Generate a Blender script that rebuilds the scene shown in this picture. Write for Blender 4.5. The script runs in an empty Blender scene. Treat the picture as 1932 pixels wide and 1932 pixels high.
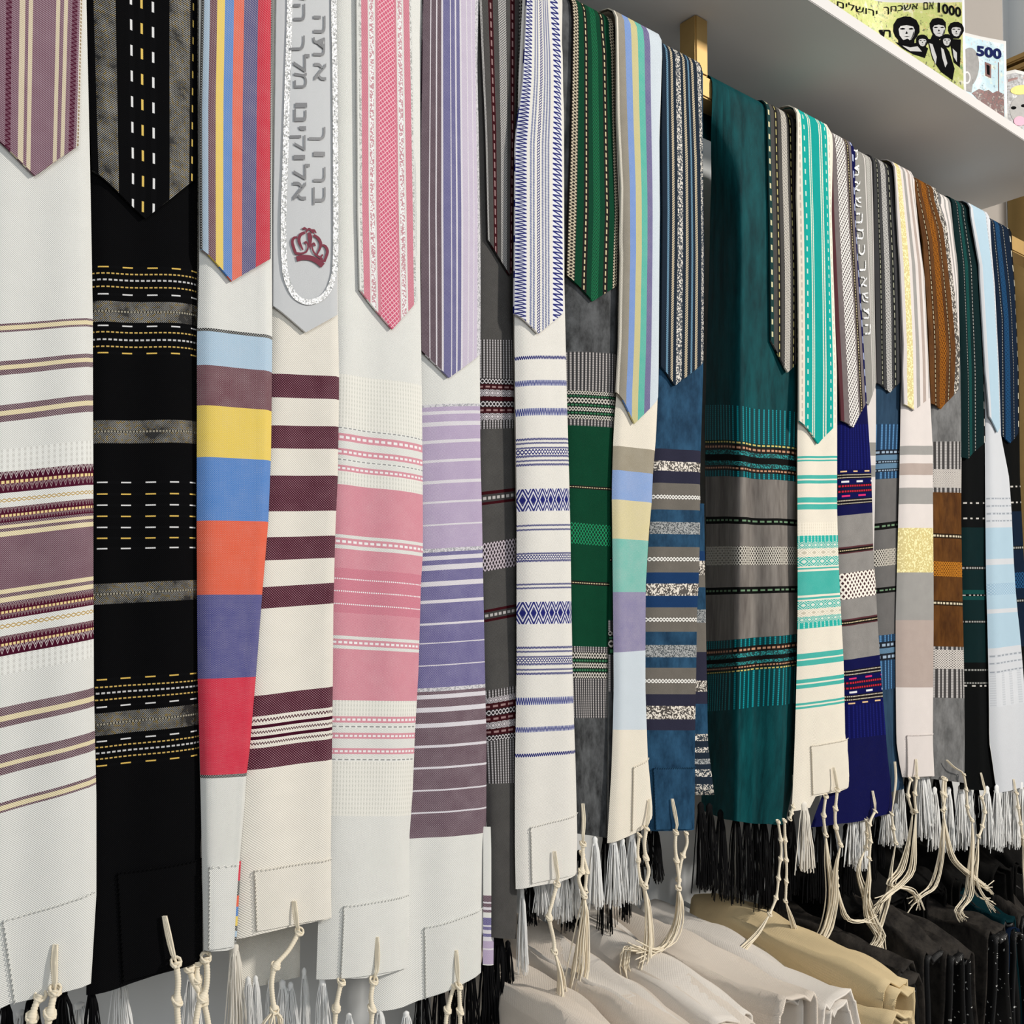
import bpy, math, random
from mathutils import Vector, Matrix
R = random.Random(7)

# ------------------------------------------------------------------ camera
F, CX, CY = 1930.0, 966.0, 1110.0            # focal length and principal point for a 1932 x 1932 frame
PITCH = math.atan((1190 - CY) / F)
AX = math.atan2(2384, F / math.cos(PITCH))   # angle between the view axis and the rail (world X)
CAM = Vector((0, -.85, 1.40))
_fh = Vector((math.cos(AX), math.sin(AX), 0)); _up = Vector((0, 0, 1))
C_R = Vector((math.sin(AX), -math.cos(AX), 0))
C_F = _fh * math.cos(PITCH) + _up * math.sin(PITCH)
C_U = _up * math.cos(PITCH) - _fh * math.sin(PITCH)

scene = bpy.context.scene
col = scene.collection
cd = bpy.data.cameras.new('camera'); cam = bpy.data.objects.new('camera', cd); col.objects.link(cam)
cam.matrix_world = Matrix.Translation(CAM) @ Matrix((C_R, C_U, -C_F)).transposed().to_4x4()
cd.sensor_width = 36; cd.lens = 36 * F / 1932; cd.shift_y = (CY - 966) / 1932; cd.clip_start = .01
scene.camera = cam

# ------------------------------------------------------------------ light
world = bpy.data.worlds.new('shop_air'); scene.world = world; world.use_nodes = True
world.node_tree.nodes['Background'].inputs[0].default_value = (.86, .93, 1, 1)
world.node_tree.nodes['Background'].inputs[1].default_value = .22

def area(name, loc, aim, size, power, color):
    l = bpy.data.lights.new(name, 'AREA'); l.shape = 'RECTANGLE'; l.size, l.size_y = size; l.energy = power; l.color = color
    o = bpy.data.objects.new(name, l); col.objects.link(o); o.location = loc
    o.rotation_euler = (Vector(aim) - Vector(loc)).to_track_quat('-Z', 'Y').to_euler()
    return o
area('ceiling_spot_light', (2.7, -2.7, 3.1), (1.0, 0, 1.5), (.30, .30), 112, (1, .94, .86))
area('left_fill_light', (-.5, -2.7, 2.5), (.6, 0, 1.5), (1.6, 1.2), 27, (.93, .97, 1))  # unseen cool fill, added to even out brightness towards the left
scene.view_settings.view_transform = 'Standard'; scene.view_settings.look = 'None'
scene.view_settings.exposure = .12; scene.view_settings.gamma = 1; scene.view_settings.use_curve_mapping = False

# ------------------------------------------------------------------ measuring helpers
def at(px, py, Y):
    """point of the vertical plane at depth Y that is measured at px, py of the photograph"""
    d = C_F + C_R * ((px - CX) / F) - C_U * ((py - CY) / F)
    return CAM + d * ((Y - CAM.y) / d.y)
def atz(px, py, Z):
    d = C_F + C_R * ((px - CX) / F) - C_U * ((py - CY) / F)
    return CAM + d * ((Z - CAM.z) / d.z)
def itp(pts, y):
    if y <= pts[0][0]: return pts[0][1]
    for (a, va), (b, vb) in zip(pts, pts[1:]):
        if y <= b: return va + (vb - va) * (y - a) / (b - a)
    return pts[-1][1]
def poly(*xy):                                  # x1,y1,x2,y2 ... -> [(y, x)]
    return [(xy[i + 1], xy[i]) for i in range(0, len(xy), 2)]
def solve_y(L, Y, Z):                           # photo row at which an edge reaches height Z
    a, b = -900, 1900
    for _ in range(40):
        m = (a + b) / 2
        if at(itp(L, m), m, Y).z > Z: a = m
        else: b = m
    return a

# ------------------------------------------------------------------ materials
def lin(c): return tuple(((v / 255 / 12.92) if v / 255 <= .04045 else ((v / 255 + .055) / 1.055) ** 2.4) for v in c) + (1,)
_mc = {}
class NT:
    def __init__(s, name):
        s.mat = bpy.data.materials.new(name); s.mat.use_nodes = True; s.t = s.mat.node_tree
        s.b = s.t.nodes['Principled BSDF']
    def n(s, t, **k):
        n = s.t.nodes.new(t)
        for a, v in k.items(): setattr(n, a, v)
        return n
    def put(s, sock, v):
        if isinstance(v, bpy.types.NodeSocket): s.t.links.new(v, sock)
        else: sock.default_value = v
    def m(s, op, *a):
        n = s.n('ShaderNodeMath', operation=op)
        for i, v in enumerate(a): s.put(n.inputs[i], v)
        return n.outputs[0]
    def mix(s, f, a, b):
        n = s.n('ShaderNodeMix', data_type='RGBA'); s.put(n.inputs[0], f); s.put(n.inputs[6], a); s.put(n.inputs[7], b)
        return n.outputs[2]
    def uv(s, name):
        u = s.n('ShaderNodeUVMap', uv_map=name); x = s.n('ShaderNodeSeparateXYZ'); s.t.links.new(u.outputs[0], x.inputs[0])
        return x.outputs[0], x.outputs[1], u.outputs[0]
    def noise(s, vec, scale, det=2, rough=.5):
        n = s.n('ShaderNodeTexNoise'); s.put(n.inputs['Vector'], vec); n.inputs['Scale'].default_value = scale
        n.inputs['Detail'].default_value = det; n.inputs['Roughness'].default_value = rough
        return n.outputs[0]
    def obj(s): return s.n('ShaderNodeTexCoord').outputs['Object']
    def bump(s, h, strength, dist):
        n = s.n('ShaderNodeBump'); n.inputs['Strength'].default_value = strength; n.inputs['Distance'].default_value = dist
        s.put(n.inputs['Height'], h); s.t.links.new(n.outputs[0], s.b.inputs['Normal'])
    def near(s, v, w):   # 1 where |v| < w, soft edge
        return s.m('SMOOTH_MIN', 1, s.m('MAXIMUM', 0, s.m('MULTIPLY', s.m('SUBTRACT', w, s.m('ABSOLUTE', v)), 1 / (w * .35 + .01))), .01)

def cloth(kind, a, b=None, p=.0016, k=1.0, w=.12, bias=0., rough=.85, tw=0, con=.08):
    """woven cloth: plain / mix colour, or thread b in a pattern over ground a"""
    b = b or a
    key = (kind, a, b, p, k, w, bias, rough, tw, con)
    if key in _mc: return _mc[key]
    g = NT('cloth_' + kind); A, B = lin(a), lin(b)
    x, y, uv1 = g.uv('UVMap'); s, t, _ = g.uv('strip')
    q = 2 * math.pi / p
    if tw: wv = g.m('SINE', g.m('MULTIPLY', g.m('ADD', x, y), q))
    else: wv = g.m('MULTIPLY', g.m('SINE', g.m('MULTIPLY', x, q)), g.m('SINE', g.m('MULTIPLY', y, q)))
    nz = g.noise(uv1, 55, 3, .6)
    dk = tuple(v * (1 - con) for v in A[:3]) + (1,)
    f0 = g.m('ADD', g.m('MULTIPLY', wv, .35), nz)
    ground = g.mix(f0, dk, A)
    m = None
    tri = lambda v, per: g.m('MULTIPLY', g.m('PINGPONG', v, per / 2), 2 / per)     # 0..1..0
    tt = g.m('SUBTRACT', t, .5)
    if kind == 'mix':
        m = g.m('MULTIPLY_ADD', wv, .62, .5 + bias)
        m = g.m('ADD', m, g.m('MULTIPLY', g.m('SUBTRACT', nz, .5), .35))
    elif kind == 'rib':
        m = g.m('GREATER_THAN', g.m('SINE', g.m('MULTIPLY', x, 2 * math.pi / k)), 1 - 2 * w)
        m = g.m('MULTIPLY', m, g.m('MULTIPLY_ADD', g.m('SINE', g.m('MULTIPLY', y, 2400)), .3, .7))
    elif kind == 'bead':
        d = g.m('SUBTRACT', tri(s, k), .5)
        m = g.m('MULTIPLY', g.m('GREATER_THAN', d, -.15), g.near(tt, w))
    elif kind == 'dash':
        m = g.m('MULTIPLY', g.m('GREATER_THAN', tri(s, k), .58), g.near(tt, w))
    elif kind == 'chain':
        sn = g.m('MULTIPLY', g.m('SINE', g.m('MULTIPLY', s, 2 * math.pi / k)), .34)
        m = g.m('MAXIMUM', g.near(g.m('SUBTRACT', tt, sn), w), g.near(g.m('ADD', tt, sn), w))
    elif kind == 'diam':
        d = g.m('SUBTRACT', tri(s, k), g.m('ABSOLUTE', g.m('MULTIPLY', tt, 2)))
        m = g.m('MAXIMUM', g.near(d, w), g.m('LESS_THAN', g.m('ADD', g.m('SUBTRACT', 1, tri(s, k)), g.m('ABSOLUTE', g.m('MULTIPLY', tt, 2.4))), .45))
        m = g.m('MAXIMUM', m, g.m('MAXIMUM', g.near(g.m('SUBTRACT', d, .5), w * .6), g.near(g.m('ADD', d, .5), w * .8)))
    elif kind == 'zig':
        m = g.near(g.m('SUBTRACT', t, tri(s, k)), w * 2)
    elif kind == 'scal':
        d = g.m('SUBTRACT', g.m('MULTIPLY', tri(s, k), .75), t)
        m = g.m('MAXIMUM', g.near(d, w), g.near(g.m('SUBTRACT', d, .38), w))
    elif kind == 'lat':       # rows of small diamonds
        d = g.m('SUBTRACT', tri(s, k), tri(t, .5))
        m = g.m('MAXIMUM', g.near(d, w), g.near(g.m('SUBTRACT', 1, g.m('ADD', tri(s, k), tri(t, .5))), w))
    elif kind == 'glit':
        v = g.n('ShaderNodeTexVoronoi'); g.put(v.inputs['Vector'], uv1); v.inputs['Scale'].default_value = 1 / p
        sp = g.n('ShaderNodeSeparateColor'); g.t.links.new(v.outputs['Color'], sp.inputs[0])
        m = g.m('GREATER_THAN', sp.outputs[0], 1 - w)
    elif kind == 'lame':      # metallic twill, silver and gold
        m = g.m('GREATER_THAN', g.m('ADD', g.m('SINE', g.m('MULTIPLY', g.m('ADD', x, y), q)), g.m('MULTIPLY', g.m('SUBTRACT', nz, .5), 3)), w)
        B = g.mix(g.m('GREATER_THAN', g.noise(uv1, 420, 2), .57), B, lin((176, 150, 84)))
    elif kind == 'tex':       # self coloured dobby texture
        m = g.m('GREATER_THAN', g.m('SINE', g.m('MULTIPLY', x, 2 * math.pi / k)), .3)
        m = g.m('MULTIPLY', m, g.m('MULTIPLY_ADD', g.m('SINE', g.m('MULTIPLY', y, 1500)), .35, .65))
    elif kind == 'streak':    # shot silk, mottled
        mp = g.n('ShaderNodeMapping'); g.put(mp.inputs[0], uv1); mp.inputs['Scale'].default_value = (1, k, 1)
        m = g.m('MULTIPLY_ADD', g.m('SUBTRACT', g.noise(mp.outputs[0], 40, 4, .7), .5), 3.2, .5)
    if m is not None:
        c = g.n('ShaderNodeClamp'); g.put(c.inputs[0], m); m = c.outputs[0]
        g.put(g.b.inputs['Base Color'], g.mix(m, ground, B))
        h = g.m('ADD', g.m('MULTIPLY', wv, .4), m)
    else:
        g.put(g.b.inputs['Base Color'], ground); h = wv
    h = g.m('ADD', h, g.m('ADD', g.m('MULTIPLY', g.noise(uv1, 90, 2), .9), g.m('MULTIPLY', g.noise(uv1, 16, 2), 5.0)))
    g.b.inputs['Roughness'].default_value = rough
    g.b.inputs['Specular IOR Level'].default_value = .3 if kind in ('glit', 'lame') else .06
    g.b.inputs['Sheen Weight'].default_value = .0
    g.bump(h, .55, .0005)
    _mc[key] = g.mat
    return g.mat

def simple(name, c, rough=.6, metal=0., noise=0., nscale=8, bump=0., spec=.5):
    g = NT(name); A = lin(c); n = g.noise(g.obj(), nscale, 4, .6)
    g.put(g.b.inputs['Base Color'], g.mix(n, tuple(v * (1 - noise) for v in A[:3]) + (1,), tuple(min(1, v * (1 + noise)) for v in A[:3]) + (1,)))
    g.b.inputs['Roughness'].default_value = rough; g.b.inputs['Metallic'].default_value = metal
    g.b.inputs['Specular IOR Level'].default_value = spec
    if bump: g.bump(n, bump, .002)
    return g.mat

WHT = (232, 232, 227); CRM = (238, 231, 216); IVO = (236, 231, 220)
PLUM = (84, 30, 50); GLD = (222, 202, 150); SIL = (205, 205, 205); BLK = (9, 9, 11)
white = cloth('plain', WHT); cream = cloth('plain', CRM, p=.002); ivory = cloth('plain', IVO, p=.002, con=.12)
black = cloth('plain', BLK, rough=.9, con=.3)
thread_cream = simple('cream_cord', (232, 220, 196), .8, noise=.06, nscale=300)
thread_white = simple('white_fringe', (232, 232, 230), .75, noise=.05, nscale=300)
thread_ecru = simple('ecru_fringe', (222, 216, 204), .8, noise=.05, nscale=300)
thread_black = simple('black_fringe', (5, 5, 7), .8, noise=.3, nscale=300, spec=.12)
gold_metal = simple('brushed_gold', (178, 146, 90), .5, .5, .08, 60)
wall_paint = simple('white_wall_paint', (214, 217, 218), .8, 0, .02, 5, .05)
shelf_paint = simple('white_shelf_laminate', (202, 199, 197), .55, 0, .02, 4)
floor_mat = simple('pale_tile', (178, 172, 164), .5, 0, .08, 3)

# ------------------------------------------------------------------ objects
def tag(o, label=None, cat=None, group=None, kind=None):
    for k, v in (('label', label), ('category', cat), ('group', group), ('kind', kind)):
        if v: o[k] = v
    return o
def new_obj(name, me, parent=None, mats=(), smooth=True):
    o = bpy.data.objects.new(name, me); col.objects.link(o)
    for m in mats: me.materials.append(m)
    if smooth: me.polygons.foreach_set('use_smooth', [True] * len(me.polygons))
    if parent:
        o.parent = parent
        if parent.parent is None: o.matrix_parent_inverse = Matrix.Translation(-parent.location)
    return o
def mesh(name, v, f):
    me = bpy.data.meshes.new(name); me.from_pydata([tuple(p) for p in v], [], f); me.update(); return me
def root(name, loc, label, cat, group=None):
    o = bpy.data.objects.new(name, None); col.objects.link(o); o.location = loc; o.empty_display_size = .05
    return tag(o, label, cat, group)
def box(name, lo, hi, mat, parent=None, bev=.0):
    import bmesh
    bm = bmesh.new(); bmesh.ops.create_cube(bm, size=1)
    lo, hi = Vector(lo), Vector(hi)
    for v in bm.verts: v.co = Vector([(lo[i] + hi[i]) / 2 + v.co[i] * (hi[i] - lo[i]) for i in range(3)])
    if bev: bmesh.ops.bevel(bm, geom=bm.edges[:], offset=bev, segments=2, affect='EDGES')
    me = bpy.data.meshes.new(name); bm.to_mesh(me); bm.free()
    return new_obj(name, me, parent, [mat], False)

def catmull(P, step):
    out = []
    n = len(P)
    for i in range(n - 1):
        p0, p1, p2, p3 = P[max(i - 1, 0)], P[i], P[i + 1], P[min(i + 2, n - 1)]
        k = max(1, int((p2 - p1).length / step))
        for j in range(k):
            t = j / k
            out.append(.5 * ((2 * p1) + (p2 - p0) * t + (2 * p0 - 5 * p1 + 4 * p2 - p3) * t * t + (3 * p1 - p0 - 3 * p2 + p3) * t ** 3))
    out.append(P[-1].copy())
    return out
def tube(V, Fc, pts, rad, sides=6):
    b = len(V); n = len(pts)
    ref = Vector((0, 1, 0))
    for i, p in enumerate(pts):
        d = (pts[min(i + 1, n - 1)] - pts[max(i - 1, 0)])
        d = d.normalized() if d.length > 1e-9 else Vector((0, 0, -1))
        s = d.cross(ref)
        if s.length < .1: s = d.cross(Vector((1, 0, 0)))
        s.normalize(); q = s.cross(d)
        r = rad(i / (n - 1)) if callable(rad) else rad
        for j in range(sides):
            a = 2 * math.pi * j / sides
            V.append(p + s * (r * math.cos(a)) + q * (r * math.sin(a)))
    for i in range(n - 1):
        for j in range(sides):
            Fc.append((b + i * sides + j, b + i * sides + (j + 1) % sides, b + (i + 1) * sides + (j + 1) % sides, b + (i + 1) * sides + j))
    Fc.append(tuple(b + j for j in range(sides))[::-1]); Fc.append(tuple(b + (n - 1) * sides + j for j in range(sides)))

# ------------------------------------------------------------------ setting
def setting(o): return tag(o, kind='structure')
setting(box('wall_back', (-1.2, .15, 0), (2.25, .22, 3.2), wall_paint))
setting(box('trim_9', (-1.2, .135, 2.2116), (2.1299, .1499, 3.2), simple('shaded_wall_greige', (150, 144, 138), .7, 0, .03, 4)))  # thin sheet over the upper wall, its shade put into the darker colour
setting(box('floor', (-2.5, -4, -.05), (3.5, .22, 0), floor_mat))
ew = setting(box('wall_right', (2.19, -.02, 0), (2.26, .16, 3.2), wall_paint))
gp = box('trim_1', (2.165, -.14, .05), (2.189, .149, 2.605), gold_metal); setting(gp)
for i in range(3):
    z0 = 2.545 + i * .021
    setting(box('trim_%d' % (i + 2), (2.13, -.16, z0), (2.1649, .149, z0 + .014), gold_metal, None, .003))
sh = root('display_shelf', (.55, -.02, 2.194), 'white laminate shelf above the gold rail, holding the art prints', 'shelf')
box('shelf_board', (-.9, -.109, 2.194), (1.885, .15, 2.2115), shelf_paint, sh, .0008)
rl = root('hanging_rail', (.55, .015, 2.09), 'square gold rail on short posts below the white shelf, shawls over it', 'rail')
box('rail_bar', (-.9, 0, 2.09), (2.166, .03, 2.119), gold_metal, rl, .002)
for x in (-.3, .993): box('post', (x, .0, 2.1185), (x + .0245, .0285, 2.1945), gold_metal, rl, .002)

# ------------------------------------------------------------------ cloth sheets
YC, ZR = .015, 2.10
class Wave:
    def __init__(s, seed, amp):
        r = random.Random(seed); s.a = amp
        s.k = [r.uniform(50, 85), r.uniform(95, 130), r.uniform(8, 14)]; s.p = [r.uniform(0, 6.28) for _ in range(3)]; s.d = r.uniform(-6, 6)
    def __call__(s, X, z):
        g = min(1, max(.15, (2.12 - z) / .5))
        return s.a * g * (.6 * math.sin(s.k[0] * X + s.d * z + s.p[0]) + .25 * math.sin(s.k[1] * X - s.d * .6 * z + s.p[1]) + .35 * math.sin(s.k[2] * z + s.p[2] + 20 * X))

def sheet_mesh(name, grid, ucol, along, facemat, strip, mats, rim=0.0):
    """grid[r][c] points; facemat(r, c) -> material; strip(r, c, corner) -> uv"""
    nr, nc = len(grid), len(grid[0])
    v = [p for row in grid for p in row]
    f = [(r * nc + c, r * nc + c + 1, (r + 1) * nc + c + 1, (r + 1) * nc + c) for r in range(nr - 1) for c in range(nc - 1)]
    nf = len(f)
    if rim:                       # a turned edge of its own, so that the border stays crisp
        loop = [(0, c) for c in range(nc)] + [(r, nc - 1) for r in range(1, nr)] + [(nr - 1, c) for c in range(nc - 2, -1, -1)] + [(r, 0) for r in range(nr - 2, 0, -1)]
        b = len(v); n = len(loop)
        for r, c in loop: v += [grid[r][c].copy(), grid[r][c] + Vector((0, rim, 0))]
        f += [(b + 2 * i, b + 2 * ((i + 1) % n), b + 2 * ((i + 1) % n) + 1, b + 2 * i + 1) for i in range(n)]
    me = mesh(name, v, f)
    u1 = me.uv_layers.new(name='UVMap'); u2 = me.uv_layers.new(name='strip')
    al = (lambda r, c: along[r][c]) if isinstance(along[0], list) else (lambda r, c: along[r])
    idx = {}; mi = []; a1 = []; a2 = []
    for r in range(nr - 1):
        for c in range(nc - 1):
            m = facemat(r, c)
            if m not in idx: idx[m] = len(idx); mats.append(m)
            mi.append(idx[m])
            for rr, cc in ((r, c), (r, c + 1), (r + 1, c + 1), (r + 1, c)):
                a1 += [ucol[cc], al(rr, cc)]; a2 += list(strip(r, c, rr, cc))
    for i in range(nf, len(f)):
        k = loop[i - nf]; m = facemat(min(k[0], nr - 2), min(k[1], nc - 2)); mi.append(idx[m])
        for _ in range(4): a1 += [ucol[k[1]], al(k[0], k[1])]; a2 += list(strip(min(k[0], nr - 2), min(k[1], nc - 2), k[0], k[1]))
    u1.data.foreach_set('uv', a1); u2.data.foreach_set('uv', a2); me.polygons.foreach_set('material_index', mi)
    return me

def rail_rows(tops, Y0, zback, n_arc=9):
    """rows that go up the back, over the rail and down to ZR in front; tops = points at ZR in front"""
    h = YC - Y0; H = 2.119 + .006 + (-Y0) * .55 - ZR
    rows = []
    if zback is not None:
        nb = 8
        for i in range(nb): rows.append([Vector((p.x, YC + h, zback + (ZR - zback) * i / nb)) for p in tops])
    for i in range(n_arc):
        a = math.pi - math.pi * i / n_arc
        cy, sy = math.cos(a), math.sin(a)
        e = .72
        rows.append([Vector((p.x, YC - h * math.copysign(abs(cy) ** e, cy), ZR + H * abs(sy) ** e)) for p in tops])
    return rows

def panel(parent, name, L, Rr, slope, bot, stripes, base, Y0, wave, over=True, zback=1.35, ytop=None, ncol=15, edge=.006, seam=None, recess=None):
    L, Rr = list(L), list(Rr)
    us = [i / (ncol - 1) for i in range(ncol)]
    if over:
        yl0, yr0 = solve_y(L, Y0, ZR), solve_y(Rr, Y0, ZR)
    else:
        s = itp(slope, ytop); w = (itp(Rr, ytop) - itp(L, ytop)) / 2; yl0, yr0 = ytop - s * w, ytop + s * w
    def pair(yc):
        s = itp(slope, yc); w = (itp(Rr, yc) - itp(L, yc)) / 2
        return yc - s * w, yc + s * w
    ym = bot[0][1] if not isinstance(bot[0], (int, float)) else bot[0]
    yend = sum(b[1] for b in bot) / len(bot)
    segs = []; y = None
    st = sorted(stripes, key=lambda q: q[0])
    segs = []
    prev = None
    first = st[0][0] if st else yend - 40
    # rows: (yl, yr, material of the row below, stripe id)
    ends = [(yl0, yr0)]; mids = []
    cur = (yl0 + yr0) / 2
    for (a, b, m) in st:
        if a > cur + .3:
            ends.append(pair(a)); mids.append(base); cur = a
        ends.append(pair(max(b, cur + .2))); mids.append(m); cur = max(b, cur + .2)
    # bottom edge
    botf = lambda u: itp([(q[0], q[1]) for q in bot], u)
    rows = []; fm = []; sid = []
    for i, m in enumerate(mids):
        (a0, b0), (a1, b1) = ends[i], ends[i + 1]
        n = max(1, int(max(a1 - a0, b1 - b0) / 20))
        for j in range(n):
            t = j / n
            rows.append([(a0 + (a1 - a0) * t) + ((b0 + (b1 - b0) * t) - (a0 + (a1 - a0) * t)) * u for u in us]); fm.append(m); sid.append(i)
    la, lb = ends[-1]
    n = max(2, int((yend - (la + lb) / 2) / 20))
    for j in range(n + 1):
        t = j / n
        rows.append([(la + (lb - la) * u) * (1 - t) + botf(u) * t for u in us]); fm.append(base); sid.append(len(mids))
    grid = []
    for r in rows:
        g = []
        for u, yy in zip(us, r):
            p = at(itp(L, yy) + (itp(Rr, yy) - itp(L, yy)) * u, yy, Y0)
            if recess:
                dY = recess(u, p.z); p = at(itp(L, yy) + (itp(Rr, yy) - itp(L, yy)) * u, yy, Y0 + dY)
            p.y += wave(p.x, p.z) + edge * (abs(2 * u - 1) ** 7) * min(1, max(0, (2.12 - p.z) / .12))
            if seam is not None and u > seam: p.y -= .0012
            g.append(p)
        grid.append(g)
    if over:
        head = rail_rows(grid[0], Y0, zback)
        grid = head + grid; fm = [base] * len(head) + fm; sid = [-1] * len(head) + sid
    nr = len(grid); mc = ncol // 2
    along = [0.0]
    for i in range(1, nr): along.append(along[-1] + (grid[i][mc] - grid[i - 1][mc]).length)
    k = nr // 2
    ucol = [0.0]
    for c in range(1, ncol): ucol.append(ucol[-1] + (grid[k][c] - grid[k][c - 1]).length)
    rng = {}
    for i in range(nr - 1):
        a, b = rng.get(sid[i], (along[i], along[i])); rng[sid[i]] = (min(a, along[i]), max(b, along[i + 1]))
    def strip(r, c, rr, cc):
        a, b = rng[sid[r]]; h = max(b - a, 1e-5)
        return ucol[cc] / h, (along[rr] - a) / h
    mats = []
    me = sheet_mesh(name, grid, ucol, along, lambda r, c: fm[r], strip, mats)
    return new_obj(name, me, parent, mats)

def band(parent, L, Rr, sl, tip, sr, cols, base, Y0, wave, zback=1.9, nrow=46, name='pointed_band', ef=None):
    """pointed end: sl / sr = photo rows of the shoulders, tip = (u, row)"""
    L, Rr = list(L), list(Rr)
    bp = {0.0, 1.0, tip[0]}
    for a, b, m in cols: bp |= {a, b}
    bp = sorted(bp); us = []
    for a, b in zip(bp, bp[1:]):
        n = max(1, round((b - a) / .07))
        us += [a + (b - a) * i / n for i in range(n)]
    us.append(1.0)
    us = [u for i, u in enumerate(us) if i == 0 or u - us[i - 1] > 1e-4]
    yl0, yr0 = solve_y(L, Y0, ZR), solve_y(Rr, Y0, ZR)
    bf = lambda u: sl + (tip[1] - sl) * u / tip[0] if u <= tip[0] else tip[1] + (sr - tip[1]) * (u - tip[0]) / (1 - tip[0])
    grid = []
    for i in range(nrow + 1):
        t = i / nrow; g = []
        for u in us:
            y0 = yl0 + (yr0 - yl0) * u; yy = y0 + (bf(u) - y0) * t
            p = at(itp(L, yy) + (itp(Rr, yy) - itp(L, yy)) * u, yy, Y0); p.y += wave(p.x, p.z) + (ef(itp(L, yy) + (itp(Rr, yy) - itp(L, yy)) * u, yy, p.z) if ef else 0); g.append(p)
        grid.append(g)
    head = rail_rows(grid[0], Y0, zback); grid = head + grid
    nr = len(grid); nc = len(us); mc = nc // 2
    along = [0.0]
    for i in range(1, nr): along.append(along[-1] + (grid[i][mc] - grid[i - 1][mc]).length)
    al0 = along[len(head)]; along = [[along[i] if i < len(head) else al0 + grid[len(head)][c].z - grid[i][c].z for c in range(nc)] for i in range(nr)]
    k = len(head) + 12
    ucol = [0.0]
    for c in range(1, nc): ucol.append(ucol[-1] + (grid[k][c] - grid[k][c - 1]).length)
    W = ucol[-1]
    def find(c):
        um = (us[c] + us[c + 1]) / 2
        for q in cols:
            if q[0] <= um <= q[1]: return q
        return (0, 1, base)
    cf = [find(c) for c in range(nc - 1)]
    def strip(r, c, rr, cc):
        a, b, m = cf[c]; h = (b - a) * W
        return along[rr][cc] / h, (us[cc] - a) / (b - a)
    mats = []
    me = sheet_mesh(name, grid, ucol, along, lambda r, c: cf[c][2], strip, mats, .0022)
    o = new_obj(name, me, parent, mats)
    return o

def patch(parent, corners, Y, wave, mat, name='corner_patch', ef=None):
    """square of doubled cloth at a corner: corners tl tr br bl in photo rows"""
    (ax, ay), (bx, by), (cx, cy), (dx, dy) = corners; n = 8
    grid = []
    for i in range(n + 1):
        t = i / n; g = []
        for j in range(n + 1):
            u = j / n
            x = (ax + (bx - ax) * u) * (1 - t) + (dx + (cx - dx) * u) * t
            y = (ay + (by - ay) * u) * (1 - t) + (dy + (cy - dy) * u) * t
            p = at(x, y, Y); p.y += wave(p.x, p.z) + (ef(x, y, p.z) if ef else 0); g.append(p)
        grid.append(g)
    w = (grid[0][n] - grid[0][0]).length; h = (grid[n][0] - grid[0][0]).length
    mats = []
    me = sheet_mesh(name, grid, [w * i / n for i in range(n + 1)], [h * i / n for i in range(n + 1)], lambda r, c: mat, lambda r, c, rr, cc: (cc / n, rr / n), mats, .0008)
    o = new_obj(name, me, parent, mats)
    V = []; Fc = []
    for e in ([grid[i][0] for i in range(n, -1, -1)] + grid[0][1:],):        # zigzag stitching round the two inner sides
        q = catmull(e, .0016)
        tube(V, Fc, [p + Vector((.0009 * (1 if j % 2 else -1), -.0007, .0009 * (1 if j % 2 else -1))) for j, p in enumerate(q)], .00042, 4)
    new_obj('stitching', mesh('stitching', V, Fc), o, [mat])
    return o

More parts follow.
